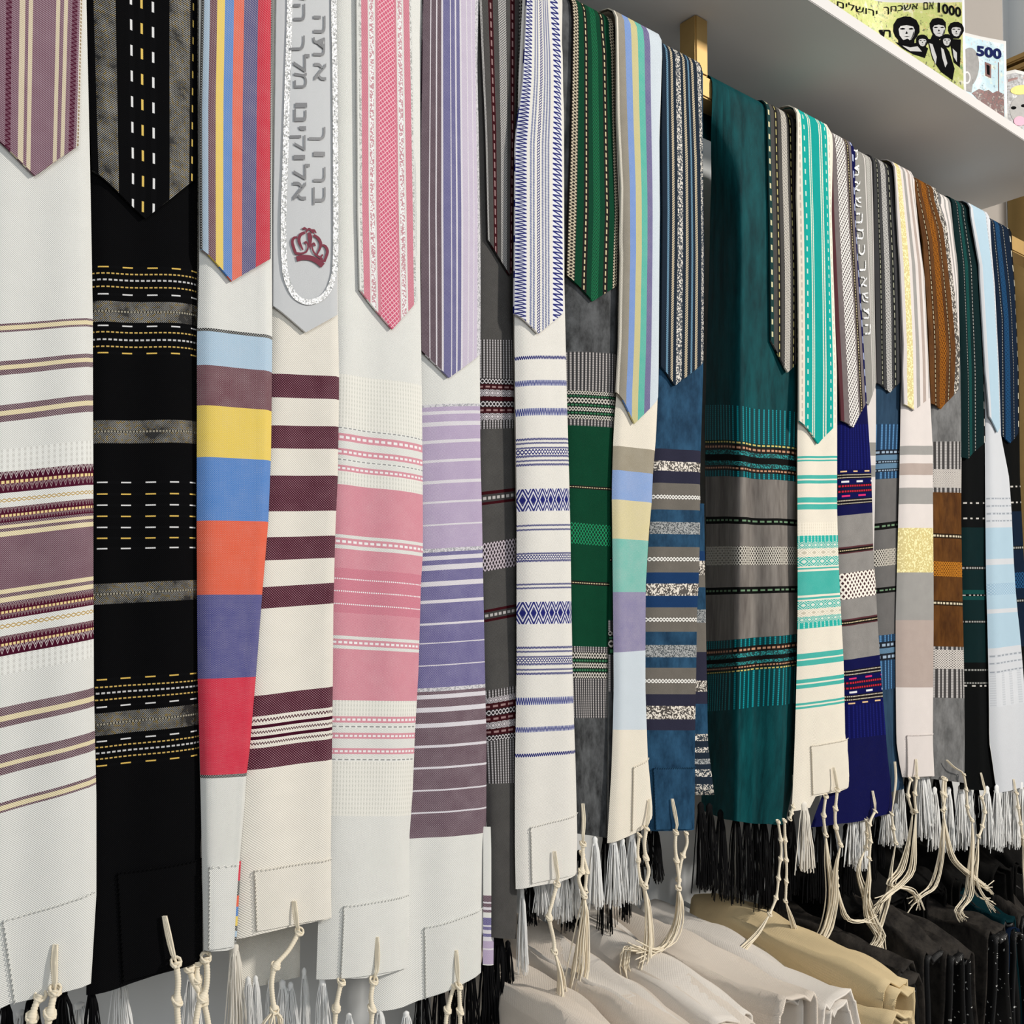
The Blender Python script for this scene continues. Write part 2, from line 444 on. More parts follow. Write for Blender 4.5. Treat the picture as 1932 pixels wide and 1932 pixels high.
# ------------------------------------------------------------------ knotted corner cords
def corner_cord(parent, loop, knot, ends, Y, th=1.0, mat=None, seed=0, reach=None):
    """loop: photo points from the eyelet to the first knot; knot: path of the wound section; ends: path of the free threads"""
    mat = mat or thread_cream
    r = random.Random(seed + 100)
    P = [at(x, y, Y - .002 * i) for i, (x, y) in enumerate(knot)]
    pts = catmull(P, .0007)
    tot = sum((b - a).length for a, b in zip(pts, pts[1:]))
    nk = max(2, int(tot / .024)); V = []; Fc = []
    def rad(t):
        c = (t * nk) % 1.0
        d = min(c, 1 - c) * tot / nk
        base = .0021 + .0014 * math.exp(-(d / .0035) ** 2) + (.00022 * math.sin(t * tot / .0011 * 6.28))
        return base * th
    tube(V, Fc, pts, rad, 9)
    # crossing turns at every knot
    for kk in range(nk + 1):
        i = min(len(pts) - 1, int(kk / nk * (len(pts) - 1))); c = pts[i]
        for q in range(2):
            a0 = r.uniform(0, 6.28); til = r.uniform(-.8, .8)
            ring = [c + Vector((math.cos(a0 + a) * .0034, math.sin(a0 + a) * .0034, math.sin(a0 + a + til) * .0028)) * th for a in [j * 6.28 / 9 for j in range(10)]]
            tube(V, Fc, ring, .0010 * th, 5)
    o = new_obj('knotted_cord', mesh('knotted_cord', V, Fc), parent, [mat])
    if loop:
        V = []; Fc = []
        lp = [at(x, y, Y + .0045 * (1 - i / len(loop))) for i, (x, y) in enumerate(loop)] + [P[0]]
        for q in range(4):
            off = (q - 1.5) * .0011 * th
            mid = [p + C_R * off * math.sin(math.pi * min(1, .25 + i / len(lp))) + Vector((0, r.uniform(-.0006, .0002), 0)) for i, p in enumerate(lp)]
            tube(V, Fc, catmull(mid, .006), .00085 * th, 5)
        new_obj('loop', mesh('loop', V, Fc), o, [mat])
    if ends:
        V = []; Fc = []
        E = [at(x, y, Y - .002 * len(knot) - .0015 * i) for i, (x, y) in enumerate(ends)]
        for q in range(11):
            sp = Vector((r.uniform(-1, 1), r.uniform(-1, .6), 0)) * .0085 * th
            tail = Vector((r.uniform(-1, 1) * .006, r.uniform(-.006, .004), r.uniform(-.022, .006)))
            pp = []
            n = len(E)
            for i, e in enumerate([P[-1]] + E):
                f = min(1, i / max(1, n * .5))
                pp.append(e + sp * f + Vector((r.uniform(-1, 1), r.uniform(-1, 1), r.uniform(-1, 1))) * .0012 * f + (tail if i == n else Vector((0, 0, 0))))
            tube(V, Fc, catmull(pp, .010), .00085 * th, 5)
        new_obj('loose_threads', mesh('loose_threads', V, Fc), o, [mat])
    return o

_tm = {}
def tassel_mesh(var, mat):
    if (var, mat.name) in _tm: return _tm[(var, mat.name)]
    r = random.Random(500 + var); V = []; Fc = []
    # knot head
    tube(V, Fc, [Vector((0, 0, z)) for z in (.03, .015, 0, -.02, -.05, -.08, -.1)], lambda t: [.05, .10, .15, .16, .15, .15, .14][min(6, int(t * 6.01))], 9)
    for q in range(34):
        a = r.uniform(0, 6.28); d = math.sqrt(r.random())
        x0, y0 = math.cos(a) * d * .14, math.sin(a) * d * .14
        x1, y1 = math.cos(a) * d * .52 + r.uniform(-.06, .06), math.sin(a) * d * .5 + r.uniform(-.06, .06)
        L = -r.uniform(.9, 1.02)
        P = []
        for i in range(7):
            t = i / 6; w = t ** .7
            P.append(Vector((x0 + (x1 - x0) * w + r.uniform(-.025, .025) * (i > 0), y0 + (y1 - y0) * w, -.06 + (L + .06) * t)))
        tube(V, Fc, P, .026, 4)
    me = mesh('tassel', V, Fc); me.materials.append(mat)
    me.polygons.foreach_set('use_smooth', [True] * len(me.polygons))
    _tm[(var, mat.name)] = me
    return me
_tc = [0]
def tassel(parent, x, y0, y1, wpx, mat, Y=.0, lean=0):
    _tc[0] += 1
    me = tassel_mesh(_tc[0] % 4, mat)
    y0 -= 12
    a, b = at(x, y0, Y), at(x + lean, y1, Y); c = at(x + wpx, y0, Y)
    o = bpy.data.objects.new('tassel', me); col.objects.link(o)
    w = (c.x - a.x); w = max(.006, w)
    o.parent = parent
    t = parent.location
    o.location = a - t
    o.scale = (w, min(w, .018), (a - b).length)
    d = (a - b)
    o.rotation_euler = (0, math.atan2(d.x, d.z), 0)
    return o

def ribbon(V, Fc, pts, w, Y, wave=lambda x, z: 0, lift=0.0):
    n = len(pts); b = len(V)
    ww = w if isinstance(w, (list, tuple)) else [w] * n
    for i, (x, y) in enumerate(pts):
        x0, y0 = pts[max(i - 1, 0)]; x1, y1 = pts[min(i + 1, n - 1)]
        dx, dy = x1 - x0, y1 - y0; l = math.hypot(dx, dy) or 1
        nx, ny = -dy / l, dx / l
        for s in (-1, 1):
            p = at(x + nx * s * ww[i] / 2, y + ny * s * ww[i] / 2, Y); p.y += wave(p.x, p.z) - lift; V.append(p)
    for i in range(n - 1): Fc.append((b + 2 * i, b + 2 * i + 1, b + 2 * i + 3, b + 2 * i + 2))
def smooth2(pts, k=6):
    P = [Vector((x, y, 0)) for x, y in pts]; out = []
    n = len(P)
    for i in range(n - 1):
        p0, p1, p2, p3 = P[max(i - 1, 0)], P[i], P[i + 1], P[min(i + 2, n - 1)]
        for j in range(k):
            t = j / k; out.append(.5 * ((2 * p1) + (p2 - p0) * t + (2 * p0 - 5 * p1 + 4 * p2 - p3) * t * t + (3 * p1 - p0 - 3 * p2 + p3) * t ** 3))
    out.append(P[-1])
    return [(p.x, p.y) for p in out]
def text_mesh(s, fit=True, bold=0):
    """flat text as (verts, faces), Hebrew already in visual order; bounding box scaled to 0..1"""
    c = bpy.data.curves.new('t', 'FONT'); c.body = s; c.resolution_u = 3; c.offset = bold
    o = bpy.data.objects.new('t', c); col.objects.link(o)
    bpy.context.view_layer.update()
    dg = bpy.context.evaluated_depsgraph_get(); me = o.evaluated_get(dg).to_mesh()
    v = [p.co.copy() for p in me.vertices]; f = [tuple(p.vertices) for p in me.polygons]
    o.evaluated_get(dg).to_mesh_clear(); bpy.data.objects.remove(o); bpy.data.curves.remove(c)
    if v and fit:
        x0, x1 = min(p.x for p in v), max(p.x for p in v); y0, y1 = min(p.y for p in v), max(p.y for p in v)
        v = [((p.x - x0) / (x1 - x0 or 1), (p.y - y0) / (y1 - y0 or 1)) for p in v]
    return v, f
# ------------------------------------------------------------------ the shawls on the rail
GROUP = 'prayer shawls folded over the gold rail'
def shawl(label, Y0, L, Rr, slope, bot, stripes, base, seed, amp=.003, bands=(), patches=(), zback=1.35, edge=.006, seam=None, ncol=15, extra=(), recess=None):
    xm = at((itp(L, 1300) + itp(Rr, 1300)) / 2, max(b[1] for b in bot), Y0)
    rt = root('prayer_shawl', (xm.x, YC, xm.z), label, 'shawl', GROUP)
    wv = Wave(seed, amp)
    panel(rt, 'shawl_panel', L, Rr, slope, bot, stripes, base, Y0, wv, zback=zback, edge=edge, seam=seam, ncol=ncol, recess=recess)
    def ef(x, y, z):
        l, r = itp(L, y), itp(Rr, y); u = min(1, max(0, (x - l) / (r - l)))
        return min(edge, .008) * abs(2 * u - 1) ** 7 * min(1, max(0, (2.12 - z) / .12)) - (.0012 if seam is not None and u > seam else 0)
    for bd in bands: band(rt, *bd, Y0 - .0042, wv, ef=ef)
    for c, m in patches: patch(rt, c, Y0 - .0014, wv, m, ef=ef)
    for (nm, l, r, yt, yb, st, bs, dy) in extra:
        panel(rt, nm, l, r, [(0, 0)], [(0, yb), (1, yb)], st, bs, Y0 + dy, wv, over=False, ytop=yt, ncol=4, edge=.002)
    return rt, wv
def seq(y, *ym):
    out = []
    for i in range(0, len(ym), 2):
        if ym[i + 1] is not None: out.append((y, ym[i], ym[i + 1]))
        y = ym[i]
    return out
def cols(u, *um):
    return [q for q in seq(u, *um)]

# 1 white with plum and gold stripes ------------------------------------------------
plx = cloth('mix', (70, 16, 40), (226, 214, 216), p=.0017, bias=-0.30); gol = cloth('mix', GLD, (240, 232, 205), p=.0017)
plm = cloth('mix', (86, 36, 58), (205, 186, 192), p=.0015, bias=-0.34, tw=1)
scl = cloth('scal', (76, 20, 42), (206, 184, 186), k=.5, w=.07); scd = cloth('scal', (70, 16, 38), (225, 210, 212), k=.55, w=.09)
gch = cloth('chain', WHT, (190, 160, 100), k=2.2, w=.16); rbw = cloth('tex', WHT, (206, 205, 200), k=.0042)
gth = cloth('bead', (110, 50, 60), (232, 210, 150), k=1.4, w=.6)
def tri_st(a, b, c, d): return seq(a, b, plx, c, gol, d, plx)
s1 = tri_st(606, 610, 618, 622) + tri_st(675, 683, 691, 701) + tri_st(756, 767, 776, 788) + seq(841, 884, rbw, 901, scd, 907, gth, 924, scl, 934, None, 942, gch, 951, None, 964, scl, 969, gth, 979, scl, 984, plx, 990, gol, 996, plx, 1005, gol, 1103, plm, 1111, gol, 1118, plx, 1127, gol, 1131, plx, 1143, scl, 1148, gth, 1159, scl, 1167, None, 1176, gch, 1189, None, 1203, scl, 1208, gth, 1226, scd, 1261, rbw) \
    + tri_st(1321, 1337, 1347, 1358) + tri_st(1407, 1423, 1431, 1445) + tri_st(1495, 1501, 1510, 1514)
zgp = cloth('zig', (120, 84, 98), (76, 22, 44), k=.9, w=.14); g2 = cloth('mix', (206, 190, 160), (232, 220, 196), p=.0016, tw=1)
pbm = cloth('mix', (112, 72, 88), (196, 178, 186), p=.0015, bias=-0.32, tw=1); sbd = cloth('bead', (220, 214, 204), (150, 130, 100), k=1.2, w=.3)
L, Rr = poly(-40, 0, -40, 1900), poly(166, 0, 172, 300, 178, 600, 180, 900, 180, 1300, 184, 1500, 184, 1690, 174, 1865)
rt1, w1 = shawl('white shawl with plum and gold stripes beside the black one', -.022, L, Rr,
    [(500, -.04), (620, -.06), (770, -.12), (900, -.09), (1050, -.13), (1200, -.18), (1340, -.22), (1510, -.3)], [(0, 1925), (.35, 1890), (.9, 1862), (1, 1858)], s1, white, 1, seam=.86,
    bands=[(poly(-25, -500, -25, 300), poly(157, 0, 152, 150, 147, 300), 240, (.53, 331), 276, cols(0, .06, pbm, .10, zgp, .20, pbm, .26, zgp, .34, pbm, .40, g2, .435, pbm, .48, g2, .72, pbm, .76, g2, .80, pbm, .84, g2, .885, pbm, .94, zgp, .965, pbm, 1, sbd), white)],
    patches=[([(8, 1740), (180, 1683), (171, 1858), (30, 1895)], white)])
# 2 black with silver and gold ------------------------------------------------------
gb = cloth('lame', (12, 11, 10), (158, 156, 150), p=.0017, w=.62, rough=.5); gdl = cloth('bead', BLK, (198, 168, 96), k=2.2, w=.4); sdl = cloth('bead', BLK, (190, 190, 190), k=2.0, w=.4)
gda = cloth('dash', BLK, (214, 180, 92), k=9, w=.32, rough=.9); sda = cloth('dash', BLK, (214, 214, 214), k=9, w=.32, rough=.9); bdl = cloth('bead', (30, 28, 26), (150, 145, 130), k=1.5, w=.5)
gvd = cloth('dash', BLK, (222, 190, 100), k=4.4, w=.25, rough=.9); svd = cloth('dash', BLK, (225, 225, 225), k=4.4, w=.25, rough=.9)
def dr(y, m, h=5): return [(y - h / 2, y + h / 2, m)]
s2 = dr(506, gda) + dr(518, gdl, 4) + dr(530, sdl, 5) + dr(543, gdl, 4) + dr(557, sda) + seq(570, 587, gb, 591, bdl, 609, gb) + dr(616, sda) + dr(628, gdl, 4) + dr(642, sdl, 5) + dr(655, gdl, 4) + dr(667, gda) + seq(793, 812, gb, 816, bdl, 836, gb) \
    + dr(910, sda) + dr(932, gda) + dr(953, sda) + dr(974, gda) + dr(995, sda) + dr(1015, gda) + dr(1034, sda) + seq(1098, 1115, gb, 1119, bdl, 1136, gb) + dr(1277, gda) + dr(1291, gdl, 4) + dr(1302, sdl) + dr(1314, gdl, 4) + dr(1327, sda) + seq(1338, 1356, gb, 1360, bdl, 1379, gb) \
    + dr(1390, sda) + dr(1401, gdl, 4) + dr(1412, sdl) + dr(1423, gdl, 4) + dr(1436, gda)
rt2, w2 = shawl('black shawl with silver and gold metallic thread between white plum-striped and rainbow shawls', -.015, poly(168, 0, 174, 320, 172, 900, 172, 1500, 165, 1900), poly(378, 0, 380, 300, 379, 480, 377, 700, 376, 1000, 379, 1300, 382, 1450, 386, 1570, 384, 1600, 388, 1700, 389, 1815),
    [(500, .04), (590, .03), (814, 0), (1000, 0), (1118, -.05), (1290, -.07), (1360, -.11), (1440, -.11)], [(0, 1880), (.25, 1868), (.6, 1838), (.85, 1824), (1, 1812)], s2, black, 2,
    bands=[(poly(168, 0, 177, 320, 178, 420), poly(378, 0, 374, 340, 372, 420), 318, (.5, 412), 334, cols(0, .05, black, .24, gb, .355, black, .405, svd, .45, black, .50, gvd, .55, black, .60, svd, .72, black, .92, gb, .935, black, .97, gvd, 1, black), black)],
    patches=[([(225, 1650), (386, 1622), (388, 1808), (235, 1855)], black)])
# 3 rainbow blocks ------------------------------------------------------------------
LB = (176, 206, 228); YE = (238, 208, 92); BLU = (74, 132, 204); ORG = (232, 96, 62); IND = (66, 70, 138); RED = (214, 36, 66)
def wov(c, t=0, bias=-.12, warp=(216, 206, 206)): return cloth('mix', c, warp, p=.0016, bias=bias - .32, tw=t)
bkc = cloth('mix', (20, 20, 22), (210, 210, 206), p=.0022, bias=-0.25)
rb = [wov(LB), wov((96, 36, 52), bias=-.08), wov(YE, bias=-.25), wov(BLU, bias=-.2), wov(ORG, bias=-.26), wov(IND, bias=-.16), wov(RED, bias=-.3)]
rt_ = [wov(LB, 1), wov((92, 34, 50), 1, -.08), wov(YE, 1, -.28), wov(BLU, 1, -.2), wov(ORG, 1, -.2), wov((52, 52, 118), 1, -.08), wov((202, 20, 50), 1, -.32)]
s3 = seq(625, 631, bkc, 694, rb[0], 769, rb[1], 865, rb[2], 983, rb[3], 1122, rb[4], 1279, rb[5], 1461, rb[6], 1467, bkc)
rt3, w3 = shawl('white shawl with wide rainbow blocks of blue, yellow, orange, indigo and red', -.022, poly(380, 0, 381, 500, 377, 640, 377, 1000, 379, 1280, 383, 1450, 385, 1570, 389, 1800), poly(517, 0, 517, 640, 514, 860, 509, 984, 498, 1121, 487, 1278, 476, 1418, 470, 1466, 467, 1520, 458, 1622, 452, 1700, 446, 1800),
    [(500, .1), (630, .13), (770, .09), (865, .06), (984, .02), (1122, 0), (1280, -.04), (1465, -.05)], [(0, 1795), (.7, 1793), (1, 1786)], s3, white, 3, seam=.84, amp=.002,
    bands=[(poly(385, 0, 382, 200, 383, 480, 384, 540), poly(518, 0, 516, 200, 513, 480, 511, 540), 466, (.43, 530), 487, cols(0, .02, bkc, .09, rt_[0], .19, rt_[1], .30, rt_[2], .43, rt_[3], .575, rt_[4], .77, rt_[5], .975, rt_[6], 1, bkc), white)],
    patches=[([(395, 1636), (449, 1632), (440, 1786), (394, 1792)], white)],
    extra=[('inner_fold', poly(447, 1600, 440, 1790), poly(459, 1600, 448, 1790), 1625, 1778, seq(1625, 1662, rb[6], 1690, bkc, 1711, rb[4], 1729, rb[3], 1747, rb[2], 1757, bkc, 1768, rb[0], 1777, bkc), white, .0015)])
# 4 off-white with dark plum bars and a crown ---------------------------------------
bar = cloth('mix', (66, 12, 32), (190, 150, 160), p=.0022, bias=-0.42); fin = cloth('zig', IVO, (72, 20, 40), k=.9, w=.2); bol = cloth('plain', (72, 18, 40), con=.3)
satw = cloth('plain', (222, 224, 226), p=.0006, rough=.45, con=.04)
s4 = seq(707, 751, bar) + seq(803, 846, bar) + seq(897, 964, bar) + seq(1012, 1055, bar) + seq(1104, 1144, bar) + seq(1305, 1344, bar, 1349, None, 1355, fin, 1361, None, 1367, bol, 1372, None, 1377, fin, 1382, None, 1388, bol, 1393, None, 1398, fin, 1404, None, 1444, bar)
rt4, w4 = shawl('off-white shawl with dark plum bars and a satin band bearing a crown', -.016, poly(510, 0, 510, 640, 500, 860, 490, 984, 480, 1121, 470, 1278, 455, 1466, 440, 1620, 430, 1800), poly(641, 0, 640, 600, 642, 720, 640, 900, 636, 1000, 633, 1150, 632, 1300, 630, 1450, 628, 1640, 630, 1740),
    [(600, .08), (710, .06), (800, .03), (930, 0), (1030, -.03), (1120, -.07), (1320, -.12), (1420, -.12)], [(0, 1778), (.3, 1760), (.6, 1748), (1, 1733)], s4, ivory, 4, seam=.9, zback=at(510, 1856, .046).z,
    bands=[(poly(523, 0, 519, 400, 519, 640), poly(641, 0, 640, 400, 638, 640), 575, (.49, 627), 593, [], satw)],
    patches=[([(478, 1642), (629, 1622), (629, 1732), (482, 1756)], ivory)])
# 5 pink ----------------------------------------------------------------------------
PNK = (222, 138, 156)
pk = cloth('mix', (214, 130, 148), (236, 206, 208), p=.0015, bias=-0.34); pkb = cloth('mix', (206, 104, 128), (232, 196, 200), p=.0015, bias=-0.32, tw=1)
pkl = cloth('lat', (206, 104, 128), (224, 170, 180), k=.16, w=.14); pkv = cloth('lat', (208, 100, 126), (236, 190, 198), k=.5, w=.14)
slp = cloth('bead', (214, 150, 162), (236, 234, 234), k=.9, w=.22); sld = cloth('bead', WHT, (150, 150, 150), k=2.6, w=.3); slv = cloth('glit', (200, 150, 158), (238, 238, 238), p=.0012, w=.5)
txw = cloth('tex', (234, 232, 224), (206, 206, 198), k=.0032); sle = cloth('glit', (222, 222, 218), (170, 170, 166), p=.0013, w=.4); sll = cloth('bead', (206, 104, 128), (240, 240, 240), k=1.4, w=.5)
s5 = seq(715, 815, txw, 819, sld, 827, None, 841, slp, 855, None, 867, slp, 874, None, 878, sld, 886, None, 897, slp, 922, txw, 1015, pk, 1021, None, 1034, slp, 1041, None, 1077, pk, 1095, pkl, 1098, sll, 1118, pkl, 1121, sll, 1142, pkl, 1145, sll, 1160, pkl, 1203, pk, 1209, None, 1221, slp, 1227, None, 1322, pk, 1352, txw, 1364, slp, 1369, None, 1374, sld, 1383, None, 1394, slp, 1412, None, 1423, slp, 1431, None, 1436, sld, 1540, txw)
rt5, w5 = shawl('white shawl with pink blocks and a pink pointed band edged in silver', -.010, poly(630, 0, 632, 640, 625, 1000, 620, 1300, 612, 1600, 604, 1860), poly(796, 0, 797, 500, 801, 760, 803, 1000, 803, 1045, 800, 1100, 797, 1270, 791, 1400, 788, 1490, 781, 1580, 780, 1740, 774, 1840),
    [(600, .12), (820, .14), (925, .12), (1020, .1), (1100, .08), (1210, .06), (1322, .01), (1430, 0)], [(0, 1852), (.25, 1846), (.6, 1843), (1, 1826)], s5, white, 5, seam=.93,
    bands=[(poly(673, 0, 676, 400, 680, 560, 681, 640), poly(779, 0, 787, 400, 790, 640), 545, (.55, 621), 567, cols(0, .03, white, .075, sle, .19, pkb, .215, white, .29, slv, .32, white, .37, pkb, .665, pkv, .70, pkb, .725, white, .80, slv, .83, white, .94, pkb, .975, sle, 1, white), white)],
    patches=[([(649, 1710), (779, 1690), (774, 1828), (643, 1846)], white)])
# 6 lavender / indigo / plum --------------------------------------------------------
LAV = (184, 168, 198)
lv = cloth('mix', (172, 152, 188), (226, 218, 228), p=.0015, bias=-0.30); idg = cloth('mix', (78, 70, 132), (196, 192, 214), p=.0017, bias=-0.30); plu = cloth('mix', (76, 46, 62), (200, 186, 192), p=.0017, bias=-0.32)
lvt = cloth('mix', (190, 176, 202), (226, 218, 230), p=.0013, tw=1); idt = cloth('mix', (70, 66, 130), (190, 188, 210), p=.0013, bias=-0.34, tw=1); plt = cloth('mix', (62, 42, 54), (176, 160, 168), p=.0013, bias=-0.34, tw=1)
wl = cloth('plain', (226, 222, 228)); sve = cloth('glit', (214, 212, 216), (160, 160, 166), p=.0012, w=.35)
s6 = seq(762, 767, sve, 775, lv, 781, wl, 795, lv, 803, wl, 829, lv, 835, wl, 866, lv, 871, wl, 905, lv, 911, wl, 944, lv, 948, wl, 987, lv, 990, wl, 1033, lv, 1040, sve, 1047, idg, 1055, wl, 1064, idg, 1074, wl, 1095, idg, 1104, wl, 1130, idg, 1136, wl, 1173, idg, 1177, wl, 1210, idg, 1212, wl, 1252, idg, 1254, wl, 1295, idg, 1302, sve, 1308, plu, 1316, wl, 1332, plu, 1341, wl, 1362, plu, 1370, wl, 1403, plu, 1408, wl, 1444, plu, 1448, wl, 1487, plu, 1490, wl, 1529, plu, 1532, wl, 1578, plu)
rt6, w6 = shawl('white shawl fading from lavender through indigo to dull plum with thin white lines', -.004, poly(786, 0, 786, 640, 790, 1000, 778, 1400, 760, 1600, 730, 1760, 700, 1900), poly(906, 0, 914, 500, 918, 850, 922, 950, 924, 1040, 928, 1200, 931, 1400, 926, 1545, 919, 1600, 917, 1700, 915, 1845),
    [(700, 0), (770, -.02), (840, -.05), (1050, -.06), (1300, -.07), (1580, -.08)], [(0, 1912), (.3, 1900), (.5, 1884), (1, 1838)], s6, white, 6,
    bands=[(poly(800, 0, 796, 400, 800, 680), poly(906, 0, 912, 400, 908, 720), 660, (.43, 713), 668, cols(0, .12, plt, .135, wl, .22, plt, .24, wl, .31, plt, .34, wl, .46, idt, .475, wl, .545, idt, .57, wl, .63, idt, .66, wl, .75, lvt, .765, wl, .84, lvt, .855, wl, .92, lvt, 1, sve), white)],
    patches=[([(804, 1752), (916, 1716), (914, 1838), (806, 1885)], white)],
    extra=[('inner_fold', poly(914, 1500, 914, 1830), poly(936, 1500, 934, 1830), 1560, 1822, seq(1690, 1702, plu, 1705, wl, 1712, plu, 1717, wl, 1722, plu, 1732, None, 1746, idg, 1749, wl, 1755, idg, 1762, wl, 1768, idg, 1776, wl, 1790, lv, 1793, wl, 1820, lv), white, .0015)])
# 7 charcoal with maroon ------------------------------------------------------------
gry = cloth('mix', (46, 45, 46), (128, 126, 122), p=.0013, bias=-0.36, tw=1, rough=.6); mar = cloth('plain', (62, 14, 22), con=.3)
rbs = cloth('rib', (52, 50, 50), (186, 182, 184), k=.0040, w=.42, rough=.6); chn = cloth('chain', (34, 30, 32), (206, 202, 204), k=1.5, w=.12, rough=.5); dia = cloth('diam', (60, 56, 58), (196, 190, 194), k=1.1, w=.2, rough=.5)
mbd = cloth('bead', (56, 16, 22), (150, 120, 120), k=1.6, w=.2); lt7 = cloth('lat', (44, 38, 42), (196, 184, 192), k=.28, w=.2, rough=.5); sb7 = cloth('bead', (60, 58, 58), (176, 172, 170), k=.8, w=.25)
s7 = seq(641, 714, rbs, 725, chn, 735, mbd, 748, dia, 756, mar, 768, chn, 779, mbd, 792, dia, 808, rbs) + seq(924, 930, mar, 944, sb7, 949, mar) + seq(1020, 1073, lt7) + seq(1145, 1150, mar, 1163, sb7, 1168, mar) + seq(1298, 1312, rbs, 1323, dia, 1335, mbd, 1347, chn, 1359, mbd, 1372, dia, 1384, mbd, 1395, chn, 1477, rbs)
chv = cloth('chain', (40, 38, 38), (206, 204, 202), k=.9, w=.15, rough=.5); lv7 = cloth('lat', (44, 42, 42), (210, 208, 206), k=.5, w=.17, rough=.5)
rt7, w7 = shawl('charcoal shawl with maroon lines and silver chain rows, wedged behind the zigzag shawl', -.003, poly(895, 0, 900, 460, 905, 900, 915, 1300, 925, 1600, 925, 1780), poly(988, 0, 975, 540, 977, 800, 979, 950, 983, 1040, 986, 1290, 982, 1480, 979, 1775),
    [(640, 0), (740, .02), (800, -.03), (930, -.12), (1045, -.17), (1150, -.2), (1340, -.18), (1480, -.05)], [(0, 1768), (1, 1772)], s7, gry, 7,
    bands=[(poly(905, 0, 915, 250, 919, 460, 920, 520), poly(992, 0, 990, 300, 986, 520), 452, (.66, 518), 495, cols(0, .05, chv, .18, gry, .28, mbd, .40, gry, .57, lv7, .66, gry, .76, mbd, .86, gry, 1, chv), gry)])
# 8 white with navy zigzags ---------------------------------------------------------
NVY = (36, 40, 110)
zt = cloth('zig', (236, 234, 230), NVY, k=.62, w=.28); bz = cloth('zig', (214, 216, 226), (58, 64, 128), k=.32, w=.24); cn8 = cloth('chain', (236, 234, 230), NVY, k=1.35, w=.17); dm8 = cloth('diam', (226, 226, 232), NVY, k=.52, w=.2)
zv = cloth('zig', (226, 228, 236), NVY, k=.40, w=.17); lnv = cloth('zig', (224, 226, 232), (92, 100, 140), k=.7, w=.25)
wh8 = cloth('plain', (236, 233, 226), rough=.6)
s8 = seq(671, 678, zt) + seq(717, 728, bz) + seq(770, 784, bz) + seq(826, 831, zt, 834, None, 838, zt, 843, None, 847, zt, 858, cn8, 863, zt, 867, None, 871, zt, 874, None, 879, zt) + seq(922, 964, dm8) + seq(989, 993, zt, 997, None, 1001, zt) + seq(1042, 1046, zt, 1055, cn8, 1060, zt) + seq(1100, 1104, zt, 1107, None, 1111, zt) + seq(1135, 1177, dm8) \
    + seq(1219, 1224, zt, 1227, None, 1231, zt, 1237, None, 1241, zt, 1250, cn8, 1255, zt, 1261, None, 1265, zt, 1268, None, 1273, zt) + seq(1315, 1329, bz) + seq(1370, 1380, bz) + seq(1419, 1426, zt)
rt8, w8 = shawl('white shawl with navy blue zigzag and diamond rows', -.018, poly(988, 0, 976, 590, 976, 640, 979, 800, 982, 960, 983, 1100, 984, 1250, 983, 1350, 981, 1450, 980, 1600, 981, 1690), poly(1062, 0, 1074, 590, 1078, 780, 1081, 900, 1083, 1000, 1085, 1150, 1087, 1250, 1090, 1350, 1094, 1450, 1097, 1580, 1095, 1670),
    [(600, -.02), (850, -.02), (1250, -.02), (1330, -.04), (1425, -.08)], [(0, 1680), (.2, 1674), (.6, 1666), (1, 1649)], s8, wh8, 8, amp=.0022,
    bands=[(poly(995, 0, 990, 150, 979, 270, 977, 500, 975, 640), poly(1056, 0, 1066, 100, 1071, 200, 1073, 500, 1073, 640), 589, (.4, 630), 584, cols(0, .17, zv, .23, wh8, .27, lnv, .29, wh8, .33, lnv, .37, wh8, .44, cn8, .47, wh8, .51, lnv, .53, wh8, .57, lnv, .59, wh8, .63, lnv, .70, wh8, .93, zv, 1, wh8), wh8)],
    patches=[([(1003, 1562), (1096, 1536), (1095, 1648), (1005, 1668)], wh8)])
# 9 green ---------------------------------------------------------------------------
grn = cloth('mix', (5, 50, 33), (10, 76, 50), p=.0014, rough=.5); sat9 = cloth('streak', (42, 43, 44), (92, 94, 96), k=.6, rough=.5)
rb9 = cloth('rib', (52, 52, 54), (188, 182, 180), k=.0052, w=.4, rough=.5); ch9 = cloth('chain', (36, 38, 36), (206, 200, 190), k=1.5, w=.16, rough=.5); gb9 = cloth('bead', (14, 40, 28), (60, 120, 84), k=1.5, w=.3)
gl9 = cloth('lat', (6, 50, 34), (30, 160, 104), k=.45, w=.12, rough=.5); gv9 = cloth('lat', (6, 50, 34), (20, 128, 80), k=.8, w=.13, rough=.5); bb9 = cloth('bead', (22, 18, 16), (204, 188, 150), k=1.1, w=.16, rough=.5); be9 = cloth('chain', (44, 40, 36), (196, 184, 160), k=.8, w=.16, rough=.5)
s9 = seq(665, 738, rb9, 746, ch9, 751, gb9, 762, ch9, 768, gb9, 777, ch9, 783, gb9, 792, ch9, 804, rb9, 917, grn, 923, bb9, 988, grn, 1028, gl9, 1097, grn, 1104, bb9, 1220, grn, 1231, rb9, 1243, ch9, 1250, gb9, 1261, ch9, 1268, gb9, 1280, ch9, 1355, rb9)
